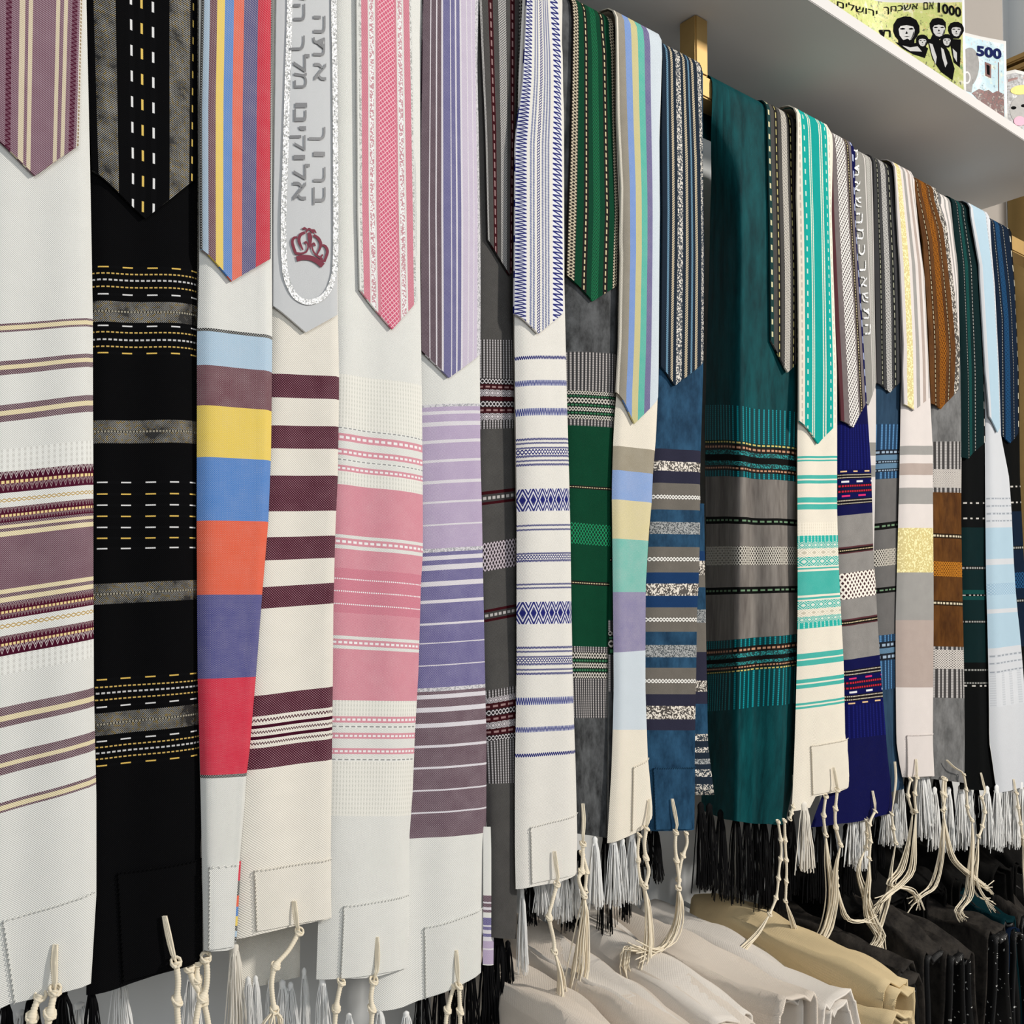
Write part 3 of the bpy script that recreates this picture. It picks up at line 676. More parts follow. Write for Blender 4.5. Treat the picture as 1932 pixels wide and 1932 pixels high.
rt9, w9 = shawl('dark green shawl with grey satin ends and silver chain rows', -.007, poly(1050, 0, 1066, 400, 1068, 640, 1072, 900, 1075, 1200, 1082, 1500, 1086, 1600), poly(1160, 0, 1175, 400, 1172, 560, 1170, 720, 1164, 850, 1160, 1000, 1154, 1150, 1151, 1300, 1151, 1600),
    [(560, .05), (740, .08), (920, .08), (1000, .1), (1100, .06), (1220, .03), (1300, 0)], [(0, 1572), (1, 1582)], s9, sat9, 9, amp=.004,
    bands=[(poly(1069, 0, 1082, 30, 1074, 520), poly(1150, 0, 1164, 100, 1172, 400, 1166, 540, 1165, 600), 516, (.47, 569), 538, cols(0, .13, be9, .25, grn, .34, bb9, .43, grn, .57, gv9, .67, grn, .77, bb9, .88, grn, 1, be9), grn)],
    extra=[('inner_fold', poly(1148, 900, 1148, 1570), poly(1166, 900, 1166, 1300, 1163, 1570), 900, 1562, seq(900, 1053, grn, 1060, bb9, 1170, grn, 1190, rb9, 1200, ch9, 1207, gb9, 1222, ch9, 1235, gb9, 1305, rb9), sat9, .0015)])
# 10 cream with pastel blocks -------------------------------------------------------
pa = [cloth('mix', (142, 130, 106), (200, 194, 180), p=.0012, bias=-.15), wov((126, 164, 220), bias=-.08), wov((222, 210, 156), bias=-.08), wov((70, 192, 174), bias=.08), wov((104, 102, 160), bias=.10), cloth('plain', (212, 222, 230), con=.06)]
pb = [cloth('mix', (132, 124, 108), (190, 184, 172), p=.0012, tw=1, bias=-.12), wov((110, 150, 214), 1, -.3), wov((206, 198, 136), 1, -.3), wov((60, 184, 164), 1, -.28), wov((86, 84, 142), 1, -.22), pa[5]]
crm = cloth('plain', (240, 232, 216), p=.0018)
s10 = seq(845, 890, pa[0], 945, pa[1], 1018, pa[2], 1117, pa[3], 1229, pa[4], 1377, pa[5])
rt10, w10 = shawl('cream shawl with soft blocks of taupe, sky blue, yellow, turquoise and periwinkle', -.018, poly(1160, 0, 1168, 200, 1178, 450, 1172, 690, 1170, 745, 1166, 790, 1163, 850, 1161, 930, 1162, 1000, 1163, 1200, 1163, 1300, 1158, 1450, 1150, 1600), poly(1250, 60, 1252, 400, 1248, 700, 1243, 820, 1238, 890, 1236, 950, 1232, 1000, 1227, 1100, 1226, 1300, 1230, 1430, 1236, 1500, 1239, 1535, 1234, 1560),
    [(800, .12), (850, .13), (945, .1), (1018, .07), (1117, 0), (1230, -.07), (1376, 0)], [(0, 1592), (.4, 1578), (.75, 1565), (1, 1540)], s10, crm, 10, amp=.0025,
    bands=[(poly(1163, 0, 1170, 200, 1177, 350, 1178, 480, 1174, 650, 1170, 740, 1170, 800), poly(1250, 60, 1252, 400, 1248, 700, 1246, 800), 738, (.38, 799), 748, cols(0, .03, crm, .17, pb[0], .31, pb[1], .45, pb[2], .59, pb[3], .72, pb[4], 1, pb[5]), crm)],
    patches=[([(1195, 1448), (1230, 1432), (1236, 1545), (1192, 1568)], crm)])
# 11 petrol blue with silver --------------------------------------------------------
ptb = cloth('streak', (20, 48, 72), (42, 80, 110), k=.5, rough=.6); pur = cloth('plain', (48, 48, 66), con=.2); tau = cloth('mix', (84, 80, 74), (136, 130, 122), p=.0012); slw = cloth('glit', (66, 60, 56), (226, 218, 206), p=.0016, w=.45, rough=.4); slg = cloth('glit', (78, 84, 88), (168, 170, 170), p=.001, w=.5)
slt = cloth('chain', (84, 80, 76), (228, 226, 220), k=2.0, w=.22, rough=.4); blb = cloth('plain', (30, 62, 106), con=.25)
s11 = seq(848, 871, pur, 889, slw, 912, pur, 934, tau, 942, slt, 962, tau, 985, ptb, 1008, slg, 1032, ptb, 1051, tau, 1059, slt, 1080, tau, 1101, blb, 1124, slw, 1146, blb, 1165, tau, 1173, slt, 1192, tau, 1217, ptb, 1240, slg, 1260, ptb, 1281, tau, 1289, slt, 1310, tau, 1332, pur, 1357, slw, 1378, pur)
n11 = cloth('plain', (34, 46, 60), con=.25); lg = cloth('chain', (58, 62, 68), (206, 190, 160), k=1.2, w=.2, rough=.4); ls = cloth('glit', (44, 54, 64), (220, 214, 204), p=.0014, w=.42, rough=.4); lb11 = cloth('chain', (36, 56, 74), (110, 150, 176), k=1.2, w=.22, rough=.45)
rt11, w11 = shawl('petrol blue shawl with taupe bars and wide silver glitter rows beside the gold post', -.010, poly(1245, 0, 1245, 700, 1238, 860, 1232, 1000, 1222, 1130, 1220, 1300, 1222, 1400, 1228, 1500, 1232, 1580), poly(1325, 100, 1333, 300, 1334, 650, 1332, 760, 1328, 900, 1329, 1000, 1325, 1100, 1321, 1150, 1319, 1300, 1317, 1570),
    [(700, .08), (860, .06), (930, .03), (1000, .02), (1100, 0), (1380, 0)], [(0, 1569), (1, 1566)], s11, ptb, 11, amp=.002,
    bands=[(poly(1250, 60, 1252, 400, 1250, 740), poly(1325, 130, 1333, 300, 1335, 480, 1333, 740), 690, (.31, 727), 680, cols(0, .09, n11, .14, lb11, .20, n11, .26, lg, .33, n11, .45, ls, .51, n11, .57, lg, .63, n11, .67, lb11, .72, n11, .78, lg, .87, n11, .97, ls, 1, n11), n11)],
    patches=[([(1236, 1450), (1316, 1448), (1316, 1564), (1240, 1566)], ptb)],
    extra=[('inner_fold', poly(1312, 900, 1312, 1520), poly(1331, 900, 1335, 1200, 1340, 1400, 1353, 1510), 950, 1500, seq(950, 1040, ptb, 1058, blb, 1085, slw, 1108, tau, 1150, ptb, 1175, slg, 1230, tau, 1284, pur, 1305, slw, 1328, pur, 1385, ptb, 1398, ls, 1410, n11, 1420, ls, 1432, n11, 1442, slg, 1452, n11, 1466, ls, 1480, n11, 1500, ls), ptb, .003)])
# 12 wide dark teal -----------------------------------------------------------------
tea = cloth('streak', (4, 46, 50), (10, 76, 80), k=.25, rough=.5); rb12 = cloth('rib', (6, 58, 62), (20, 150, 160), k=.0095, w=.22, rough=.4); gd12 = cloth('bead', (10, 50, 52), (206, 190, 110), k=2.2, w=.3); cop = cloth('bead', (22, 16, 14), (190, 140, 110), k=1.1, w=.2, rough=.4)
td12 = cloth('glit', (10, 60, 62), (40, 150, 150), p=.0014, w=.35); blk12 = cloth('plain', (20, 18, 18)); gy12 = cloth('streak', (96, 90, 86), (136, 130, 124), k=.15, rough=.55); bl12 = cloth('bead', (12, 12, 12), (110, 140, 110), k=1.5, w=.16); sp12 = cloth('lat', (58, 54, 50), (214, 208, 196), k=.36, w=.2, rough=.4)
s12 = seq(770, 836, rb12, 842, gd12, 854, cop, 862, td12, 874, blk12, 882, td12, 892, cop, 903, rb12, 977, gy12, 990, bl12, 1031, gy12, 1066, sp12, 1107, gy12, 1120, bl12, 1203, gy12, 1218, rb12, 1230, cop, 1238, td12, 1246, blk12, 1252, td12, 1260, cop, 1265, gd12, 1335, rb12)
n12 = cloth('plain', (82, 80, 78), p=.0012, con=.2, rough=.6); bk12 = cloth('bead', (22, 20, 18), (190, 180, 120), k=1.4, w=.14, rough=.4); cs12 = cloth('lat', (90, 86, 82), (214, 208, 198), k=.8, w=.22, rough=.4); ed12 = cloth('dash', (30, 60, 60), (206, 200, 160), k=2.4, w=.3)
rt12, w12 = shawl('wide dark teal shawl with taupe middle and grey pointed band, right of the gold post', -.004, poly(1345, 100, 1344, 400, 1340, 800, 1338, 1300, 1330, 1560), poly(1506, 200, 1512, 500, 1512, 900, 1514, 1100, 1513, 1250, 1510, 1400, 1502, 1500, 1490, 1570),
    [(600, .12), (860, .08), (985, .03), (1040, 0), (1110, -.02), (1210, -.09), (1260, -.1)], [(0, 1530), (.2, 1545), (.6, 1555), (1, 1556)], s12, tea, 12, amp=.006, edge=.004, ncol=29, zback=2.06,
    recess=lambda u, z: (.085 * max(0, (.32 - u) / .32) ** 1.3 + .005 * math.sin(15 * u + 5 * z) * min(1, max(0, (1.9 - z) / .3))) * min(1, max(0, (2.075 - z) / .16)),
    bands=[(poly(1447, 160, 1452, 400, 1456, 640, 1457, 720), poly(1505, 200, 1510, 500, 1508, 720), 642, (.55, 703), 680, cols(0, .10, ed12, .22, n12, .34, bk12, .45, n12, .62, cs12, .68, n12, .80, bk12, .92, n12, 1, ed12), n12)])
# 13 cream with turquoise -----------------------------------------------------------
TQ = (56, 182, 170)
tq = cloth('mix', (44, 176, 164), (150, 210, 200), p=.0014, bias=-0.42); tqs = cloth('plain', (24, 166, 158), p=.0014, con=.12); tqp = cloth('diam', (44, 176, 164), (214, 226, 214), k=1.6, w=.14); wtp = cloth('diam', (240, 233, 216), (196, 190, 172), k=1.8, w=.1); tql = cloth('dash', (24, 164, 154), (206, 222, 210), k=1.3, w=.13); wln = cloth('bead', (236, 232, 214), (200, 210, 190), k=2, w=.3)
tqr = cloth('rib', (44, 176, 164), (200, 224, 212), k=.008, w=.18); crd = cloth('bead', (238, 230, 214), (200, 194, 180), k=1.4, w=.16)
s13 = seq(860, 864, tq, 867, None, 870, tq) + seq(896, 903, tq, 906, None, 912, tq) + seq(938, 948, tq, 951, None, 961, tq) + seq(985, 1010, cloth('tex', (240, 232, 216), (222, 214, 196), k=.005), 1022, tqr, 1034, tqp, 1050, wtp, 1067, tqp, 1070, None, 1073, tq, 1077, None, 1121, tq, 1125, None, 1129, tq, 1132, None, 1147, tqp, 1161, wtp, 1172, tqp, 1183, tqr) + seq(1229, 1239, tq, 1242, None, 1252, tq) + seq(1277, 1284, tq, 1287, None, 1294, tq) + seq(1321, 1325, tq, 1328, None, 1332, tq)
rt13, w13 = shawl('cream shawl with turquoise stripes and a turquoise pointed band', -.017, poly(1503, 160, 1511, 400, 1512, 800, 1511, 1200, 1509, 1320, 1507, 1400, 1503, 1500, 1500, 1540), poly(1570, 200, 1577, 500, 1583, 700, 1584, 960, 1587, 1060, 1593, 1170, 1598, 1250, 1601, 1390, 1608, 1430, 1610, 1470, 1607, 1500),
    [(800, 0), (950, 0), (1020, -.02), (1130, -.08), (1240, -.13), (1330, -.16)], [(0, 1532), (.3, 1524), (.36, 1502), (.8, 1492), (1, 1485)], s13, crm, 13, amp=.0025, seam=.86,
    bands=[(poly(1504, 160, 1511, 400, 1513, 660, 1514, 860), poly(1566, 220, 1574, 500, 1578, 700, 1579, 860), 793, (.5, 837), 800, cols(0, .10, crd, .25, tql, .30, tqs, .33, wln, .36, tqs, .385, wln, .64, tqs, .67, wln, .70, tqs, .73, wln, .78, tqs, .90, tql, 1, crd), tqs)],
    patches=[([(1533, 1408), (1606, 1394), (1607, 1485), (1536, 1500)], crm)])
# 14 navy with grey tweed -----------------------------------------------------------
nav = cloth('plain', (8, 12, 74), con=.25, rough=.6); nrb = cloth('rib', (8, 12, 74), (22, 28, 104), k=.008, w=.3); twd = cloth('mix', (94, 92, 90), (176, 172, 168), p=.0016); gd14 = cloth('dash', (8, 12, 74), (226, 190, 140), k=5, w=.2); wd14 = cloth('dash', (8, 12, 74), (225, 225, 228), k=5, w=.22); pd14 = cloth('dash', (8, 12, 74), (220, 50, 110), k=5, w=.18)
bb14 = cloth('bead', (20, 16, 24), (206, 196, 176), k=.7, w=.2); rd14 = cloth('bead', (16, 24, 30), (196, 30, 60), k=1.2, w=.34); ln14 = cloth('bead', (24, 16, 14), (214, 200, 160), k=.6, w=.14); re14 = cloth('plain', (92, 52, 58)); dm14 = cloth('lat', (70, 40, 44), (240, 232, 222), k=.5, w=.26)
s14 = seq(800, 885, nrb, 893, gd14, 898, bb14, 903, bb14, 913, wd14, 919, rd14, 923, nav, 929, rd14, 940, pd14, 946, bb14, 951, bb14, 970, nav, 1029, twd, 1032, re14, 1040, ln14, 1042, re14, 1078, twd, 1127, dm14, 1164, twd, 1167, re14, 1175, ln14, 1177, re14, 1240, twd, 1260, nav, 1266, bb14, 1272, bb14, 1282, pd14, 1288, rd14, 1292, nav, 1298, rd14, 1308, wd14, 1314, bb14, 1320, bb14, 1328, gd14, 1390, nrb)
pg14 = cloth('mix', (92, 82, 82), (170, 162, 162), p=.0014, bias=-0.30); wd = cloth('lat', (96, 90, 90), (232, 228, 224), k=.6, w=.22); ne14 = cloth('dash', (10, 14, 70), (170, 180, 210), k=3, w=.3)
rt14, w14 = shawl('navy blue shawl with grey tweed middle and a red-tipped diamond row', -.010, poly(1560, 220, 1568, 300, 1580, 620, 1582, 800, 1580, 960, 1582, 1060, 1586, 1120, 1592, 1250, 1594, 1400, 1560, 1500, 1530, 1580), poly(1612, 240, 1620, 400, 1634, 600, 1642, 760, 1650, 880, 1653, 960, 1656, 1050, 1661, 1100, 1666, 1180, 1671, 1240, 1676, 1320, 1681, 1410, 1688, 1500, 1690, 1545),
    [(800, 0), (890, -.03), (970, -.1), (1035, -.12), (1100, -.15), (1240, -.14), (1330, -.1)], [(0, 1562), (.5, 1550), (1, 1533)], s14, nav, 14, amp=.0025,
    bands=[(poly(1560, 220, 1568, 300, 1580, 600, 1588, 800), poly(1610, 250, 1618, 400, 1632, 600, 1642, 780), 793, (.38, 807), 752, cols(0, .08, re14, .24, pg14, .62, wd, .68, pg14, .78, ln14, .88, pg14, 1, ne14), pg14)])
# 15 grey with lettering ------------------------------------------------------------
g15 = cloth('mix', (128, 126, 122), (168, 166, 160), p=.0012); w15 = cloth('plain', (222, 216, 212)); l15 = cloth('lat', (120, 118, 114), (206, 204, 198), k=.8, w=.2)
rt15, w15 = shawl('white shawl with silver-lettered grey band, mostly hidden behind navy and steel blue shawls', -.003, poly(1600, 230, 1612, 400, 1622, 600, 1628, 900, 1640, 1300), poly(1652, 270, 1656, 500, 1660, 800, 1662, 1300),
    [(0, 0)], [(0, 1400), (1, 1400)], seq(835, 860, g15, 878, None, 900, g15), w15, 15,
    bands=[(poly(1604, 240, 1614, 400, 1626, 600, 1632, 780), poly(1651, 275, 1656, 500, 1659, 780), 760, (.2, 765), 712, cols(0, .52, g15, .56, w15, .60, g15, .76, l15, .82, g15, .86, w15, .93, g15, 1, w15), g15)])
# 16 steel blue and charcoal --------------------------------------------------------
stl = cloth('plain', (38, 64, 88), con=.15); rb16 = cloth('rib', (34, 60, 88), (90, 140, 186), k=.012, w=.3); pt16 = cloth('bead', (28, 34, 44), (150, 170, 190), k=1.6, w=.25); bl16 = cloth('lat', (34, 54, 80), (120, 160, 190), k=.6, w=.2); gy16 = cloth('mix', (84, 82, 82), (130, 128, 126), p=.0012); dk16 = cloth('streak', (34, 54, 74), (50, 76, 100), k=.2)
s16 = seq(800, 848, rb16, 858, pt16, 868, bl16, 874, pt16, 884, bl16, 890, pt16, 903, rb16, 985, gy16, 998, bl12, 1035, gy16, 1067, sp12, 1107, gy16, 1118, bl12, 1197, gy16, 1210, rb16, 1222, pt16, 1232, bl16, 1245, pt16, 1300, rb16)
c16 = cloth('plain', (66, 66, 68), con=.2); cb16 = cloth('bead', (30, 32, 32), (170, 170, 150), k=1.5, w=.14); cl16 = cloth('lat', (66, 66, 66), (206, 204, 200), k=.8, w=.2); ce16 = cloth('dash', (40, 50, 62), (110, 150, 200), k=2.4, w=.35)
rt16, w16 = shawl('steel blue shawl with grey middle and charcoal pointed band', -.006, poly(1645, 270, 1655, 500, 1656, 740, 1650, 900, 1648, 1100, 1655, 1300, 1660, 1500), poly(1692, 300, 1706, 600, 1710, 720, 1708, 800, 1704, 880, 1702, 1000, 1702, 1350, 1706, 1420, 1714, 1500),
    [(780, 0), (870, -.05), (990, -.12), (1110, -.1), (1230, -.1)], [(0, 1500), (1, 1488)], s16, dk16, 16,
    bands=[(poly(1648, 280, 1656, 500, 1659, 780), poly(1688, 300, 1704, 600, 1708, 780), 722, (.42, 741), 714, cols(0, .10, c16, .18, cb16, .30, c16, .52, cl16, .60, c16, .72, cb16, .90, c16, 1, ce16), c16)])
# 17 ivory with taupe and gold ------------------------------------------------------
w17 = cloth('plain', (228, 220, 216)); g17 = cloth('mix', (140, 138, 136), (180, 178, 174), p=.0012); t17 = cloth('mix', (166, 148, 140), (200, 186, 178), p=.0012); go17 = cloth('glit', (212, 196, 132), (242, 232, 178), p=.002, w=.35, rough=.5)
rt17, w17w = shawl('ivory shawl with grey, taupe and pale gold blocks', -.014, poly(1686, 300, 1700, 500, 1707, 700, 1704, 850, 1701, 950, 1698, 1160, 1699, 1400, 1704, 1440, 1712, 1480), poly(1722, 320, 1750, 520, 1758, 700, 1766, 850, 1767, 1170, 1768, 1400, 1771, 1470),
    [(0, 0)], [(0, 1467), (1, 1465)], seq(841, 858, g17, 874, None, 896, t17, 920, None, 951, g17, 996, None, 1080, go17, 1170, g17, 1297, t17), w17, 17, amp=.002,
    bands=[(poly(1688, 305, 1702, 500, 1708, 650, 1709, 780), poly(1721, 320, 1746, 500, 1757, 680, 1760, 780), 762, (.33, 774), 748, cols(0, .08, w17, .30, go17, .42, w17, .56, g17, .68, w17, .80, t17, .90, w17, .94, g17, 1, w17), w17)],
    patches=[([(1712, 1388), (1768, 1386), (1770, 1464), (1714, 1466)], w17)])
# 18 brown --------------------------------------------------------------------------
brn = cloth('streak', (68, 38, 12), (100, 62, 24), k=.4, rough=.55); g18 = cloth('streak', (92, 92, 92), (126, 126, 126), k=.5); d18 = cloth('streak', (60, 60, 60), (96, 94, 92), k=.6); rb18 = cloth('rib', (66, 64, 64), (196, 192, 190), k=.0125, w=.42); ch18 = cloth('lat', (60, 56, 54), (206, 200, 194), k=1.0, w=.3); be18 = cloth('bead', (40, 28, 16), (206, 196, 170), k=1.2, w=.25); or18 = cloth('lat', (88, 48, 12), (214, 140, 46), k=.45, w=.15)
s18 = seq(833, 885, rb18, 898, ch18, 910, ch18, 920, ch18, 929, rb18, 1007, brn, 1016, be18, 1060, brn, 1088, or18, 1134, brn, 1143, be18, 1220, brn, 1226, rb18, 1244, ch18, 1262, ch18, 1317, rb18)
bb18 = cloth('bead', (60, 36, 16), (190, 180, 150), k=1.4, w=.16); gl18 = cloth('glit', (70, 66, 62), (196, 190, 180), p=.0025, w=.4); oc18 = cloth('lat', (74, 40, 12), (178, 110, 34), k=.9, w=.13)
rt18, w18 = shawl('brown and grey shawl with an orange chain down its pointed band', -.008, poly(1718, 320, 1745, 460, 1756, 620, 1762, 780, 1764, 1000, 1764, 1480), poly(1758, 340, 1790, 420, 1806, 540, 1816, 640, 1820, 800, 1820, 970, 1822, 1150, 1825, 1400, 1825, 1480),
    [(800, 0), (1010, .06), (1140, .05), (1240, .02)], [(0, 1470), (1, 1478)], s18, g18, 18, amp=.003,
    bands=[(poly(1719, 320, 1746, 460, 1757, 620, 1763, 780), poly(1757, 340, 1788, 430, 1803, 560, 1812, 660, 1806, 760), 760, (.36, 771), 736, cols(0, .10, brn, .17, bb18, .30, brn, .52, oc18, .60, brn, .66, bb18, .82, brn, 1, gl18), brn)])
# 19 pale grey sliver ---------------------------------------------------------------
rt19, w19 = shawl('pale grey and white shawl, only its folded top showing between brown and dark green', -.003, poly(1757, 340, 1780, 420, 1796, 540, 1806, 700, 1806, 1300), poly(1797, 355, 1812, 500, 1820, 640, 1822, 800, 1824, 1300),
    [(0, 0)], [(0, 1380), (1, 1380)], [], w17, 19, bands=[(poly(1758, 340, 1780, 420, 1796, 540, 1800, 700), poly(1797, 355, 1811, 500, 1819, 640, 1819, 720), 690, (.5, 712), 690, cols(0, .35, w17, .45, g17, .60, w17, .92, g17, 1, w17), w17)])
# 20 black and dark green -----------------------------------------------------------
k20 = cloth('plain', (6, 8, 9), rough=.8, con=.3); t20 = cloth('plain', (3, 34, 36), con=.3, rough=.7); da20 = cloth('dash', (10, 12, 12), (190, 186, 180), k=4, w=.3); li20 = cloth('bead', (10, 14, 14), (150, 150, 146), k=1.5, w=.3); tb20 = cloth('lat', (4, 42, 44), (24, 88, 82), k=.9, w=.14); db20 = cloth('rib', (4, 44, 46), (30, 120, 120), k=.004, w=.3)
rt20, w20 = shawl('black shawl with dark green middle and dark green pointed band', -.006, poly(1793, 360, 1808, 500, 1814, 700, 1816, 1000, 1818, 1500), poly(1829, 380, 1852, 500, 1860, 700, 1864, 850, 1867, 950, 1867, 1100, 1870, 1250, 1873, 1400, 1882, 1470, 1887, 1500),
    [(0, 0)], [(0, 1490), (1, 1492)], seq(946, 952, da20, 975, None, 981, da20, 995, None, 1068, t20, 1075, li20, 1113, t20, 1121, tb20, 1125, da20, 1132, tb20, 1170, t20, 1176, li20, 1250, t20, 1261, None, 1267, li20, 1286, None, 1291, li20, 1297, da20), k20, 20,
    bands=[(poly(1795, 362, 1808, 500, 1815, 700, 1817, 880), poly(1828, 380, 1851, 500, 1859, 700, 1862, 880), 862, (.2, 866), 832, cols(0, .22, t20, .26, li20, .30, t20, .44, tb20, .55, t20, .60, li20, .88, t20, .97, da20, 1, k20), t20)])
# 21 pale blue ----------------------------------------------------------------------
p21 = cloth('plain', (178, 204, 220), con=.05); q21 = cloth('plain', (210, 213, 218), con=.04); ln21 = cloth('bead', (200, 204, 210), (150, 156, 164), k=2, w=.3); lp21 = cloth('lat', (180, 204, 220), (140, 172, 196), k=.6, w=.15); rb21 = cloth('tex', (210, 213, 218), (190, 194, 200), k=.02)
rt21, w21 = shawl('white shawl with pale sky blue blocks and band, next to the midnight blue one', -.013, poly(1826, 380, 1850, 500, 1861, 700, 1864, 850, 1866, 1000, 1867, 1100, 1870, 1250, 1874, 1400, 1880, 1450, 1888, 1520), poly(1866, 395, 1882, 540, 1890, 700, 1894, 820, 1908, 900, 1914, 970, 1921, 1080, 1929, 1180, 1938, 1300, 1948, 1480),
    [(900, 0), (990, -.02), (1150, -.06), (1260, -.15)], [(0, 1496), (1, 1482)], seq(938, 943, ln21, 952, None, 957, ln21, 966, None, 972, ln21, 980, None, 985, ln21, 995, None, 1054, p21, 1058, q21, 1062, None, 1065, q21, 1100, p21, 1122, lp21, 1148, p21, 1156, q21, 1220, p21, 1232, None, 1238, ln21, 1246, None, 1251, ln21, 1262, None, 1267, ln21, 1330, rb21), q21, 21,
    bands=[(poly(1828, 382, 1851, 500, 1862, 700, 1869, 830), poly(1865, 395, 1881, 540, 1889, 700, 1893, 830), 785, (.55, 816), 800, cols(0, .12, q21, .80, p21, .86, ln21, 1, q21), p21)])
# 22 midnight blue ------------------------------------------------------------------
m22 = cloth('plain', (10, 30, 52), con=.3, rough=.7); b22 = cloth('lat', (10, 34, 62), (34, 84, 126), k=.8, w=.15); d22 = cloth('dash', (12, 16, 24), (206, 200, 180), k=3, w=.3)
rt22, w22 = shawl('midnight blue and black shawl, last on the rail before the gold end panel', -.006, poly(1865, 400, 1885, 600, 1890, 800, 1893, 1500), poly(1906, 420, 1920, 540, 1928, 700, 1932, 900, 1950, 1300, 1956, 1500),
    [(0, -.05)], [(0, 1480), (1, 1475)], seq(915, 921, da20, 945, None, 951, da20, 965, None, 1030, m22, 1037, li20, 1080, m22, 1110, b22, 1130, m22, 1137, li20, 1220, m22), k20, 22,
    bands=[(poly(1866, 400, 1886, 600, 1890, 860), poly(1906, 420, 1920, 540, 1928, 700, 1929, 860), 815, (.4, 836), 812, cols(0, .14, m22, .18, li20, .24, m22, .44, b22, .58, m22, .62, li20, .86, m22, .96, d22, 1, k20), m22)])
# ------------------------------------------------------------------ lettering and emblem on the crown band
thread_silver = simple('silver_thread', (104, 106, 110), .5, 0, .4, 900)
thread_maroon = simple('maroon_thread', (112, 14, 46), .7, 0, .12, 700)
trim_silver = NT('silver_trim_thread'); _v = trim_silver.n('ShaderNodeTexVoronoi'); _v.inputs['Scale'].default_value = 620; trim_silver.t.links.new(trim_silver.obj(), _v.inputs['Vector'])
_s = trim_silver.n('ShaderNodeSeparateColor'); trim_silver.t.links.new(_v.outputs['Color'], _s.inputs[0])
trim_silver.put(trim_silver.b.inputs['Base Color'], trim_silver.mix(_s.outputs[0], lin((150, 152, 152)), lin((252, 252, 252)))); trim_silver.b.inputs['Roughness'].default_value = .4; trim_silver.b.inputs['Metallic'].default_value = .2
trim_silver.bump(_v.outputs['Distance'], .6, .001)
trim_silver = trim_silver.mat
YB4 = -.016 - .0042
def letters(parent, glyphs, Y, wave, mat, x0, x1):
    """each glyph turned a quarter clockwise: its top faces right; (char, rows from, to, left reach, right reach)"""
    for ch, ya, yb, xl, xr in glyphs:
        v, f = text_mesh(ch)
        V = []
        for (a, b) in v:
            p = at(xl + (xr - xl) * b, ya + (yb - ya) * a, Y); p.y += wave(p.x, p.z) - .0013; V.append(p)
        new_obj('lettering', mesh('lettering', V, f), parent, [mat], False)
H = '\u05d0\u05d1\u05d2\u05d3\u05d4\u05d5\u05d6\u05d7\u05d8\u05d9\u05da\u05db\u05dc\u05dd\u05de\u05df\u05e0\u05e1\u05e2\u05e3\u05e4\u05e5\u05e6\u05e7\u05e8\u05e9\u05ea'
a_, b_, h_, v_, y_, kf, k_, l_, mf, m_, n_, sh_, r_, t_, q_, e_ = [chr(0x5d0 + i) for i in (0, 1, 4, 5, 9, 10, 11, 12, 13, 14, 16, 25, 24, 26, 23, 18)]
letters(rt4, [(b_, 355, 388, 588, 612), (r_, 317, 345, 589, 612), (v_, 288, 297, 589, 611), (kf, 241, 266, 580, 612), (a_, 120, 154, 591, 614), (t_, 72, 107, 589, 612), (h_, 31, 64, 590, 613)], YB4, w4, thread_silver, 0, 0)
letters(rt4, [(a_, 344, 380, 551, 575), (l_, 311, 341, 552, 582), (v_, 294, 303, 552, 573), (q_, 257, 286, 545, 574), (y_, 240, 248, 562, 575), (n_, 207, 231, 553, 576), (v_, 196, 205, 555, 577), (m_, 139, 168, 553, 577), (l_, 104, 138, 552, 582), (kf, 69, 97, 543, 573), (h_, 9, 41, 552, 574), (e_, -32, 2, 552, 575)], YB4, w4, thread_silver, 0, 0)
V = []; Fc = []
ribbon(V, Fc, smooth2([(545, -300), (545, 0), (541, 150), (537, 300), (534, 420), (536, 500), (543, 535), (557, 560), (580, 571), (606, 562), (623, 535), (630, 490), (631, 350), (631, 150), (629, 0), (629, -300)], 14), 10, YB4, w4, .0012)
new_obj('silver_trim', mesh('silver_trim', V, Fc), rt4, [trim_silver], False)
V = []; Fc = []
cr = lambda pts: [(520 + x / 4.554, 400 + y / 4.554) for x, y in pts]
for pts, w in (([(178, 222), (150, 228), (136, 258), (146, 305), (166, 362)], [2.5, 4.5, 4.6, 4.6, 4.4]), ([(164, 360), (212, 362), (254, 346), (268, 300), (252, 264), (238, 276)], [5, 3.6, 3, 2.6, 3, 4]), ([(240, 182), (202, 205), (192, 255), (224, 332)], [5, 5.4, 5, 2.5]),
               ([(274, 182), (284, 230), (286, 325)], [5, 8, .8]), ([(248, 184), (276, 152), (314, 188)], [3, 3.6, 3]), ([(216, 152), (236, 148), (258, 152)], [.8, 5, .8]), ([(296, 158), (318, 168), (338, 190)], [.8, 5, .8]),
               ([(314, 204), (356, 236), (376, 292), (344, 372)], [4, 5.2, 5, 2.5]), ([(326, 300), (316, 276), (300, 296), (322, 360), (388, 412)], [4, 3, 2.6, 3, 4]), ([(388, 290), (416, 304), (432, 352), (404, 436)], [2.5, 4.6, 5, 4.4]), ([(400, 434), (374, 404), (392, 372)], [4, 3, 3]), ([(172, 408), (225, 396), (290, 402), (345, 428), (394, 468)], [9.4, 9, 8.8, 9, 9.4])):
    q = smooth2(cr(pts), 8); n = len(q); ws = [itp([(i / (len(w) - 1), x) for i, x in enumerate(w)], j / (n - 1)) for j in range(n)]
    ribbon(V, Fc, q, [x * 1.08 for x in ws], YB4, w4, .0014)
new_obj('crown_emblem', mesh('crown_emblem', V, Fc), rt4, [thread_maroon], False)
tag(rt4.children[-1], 'maroon embroidered crown')
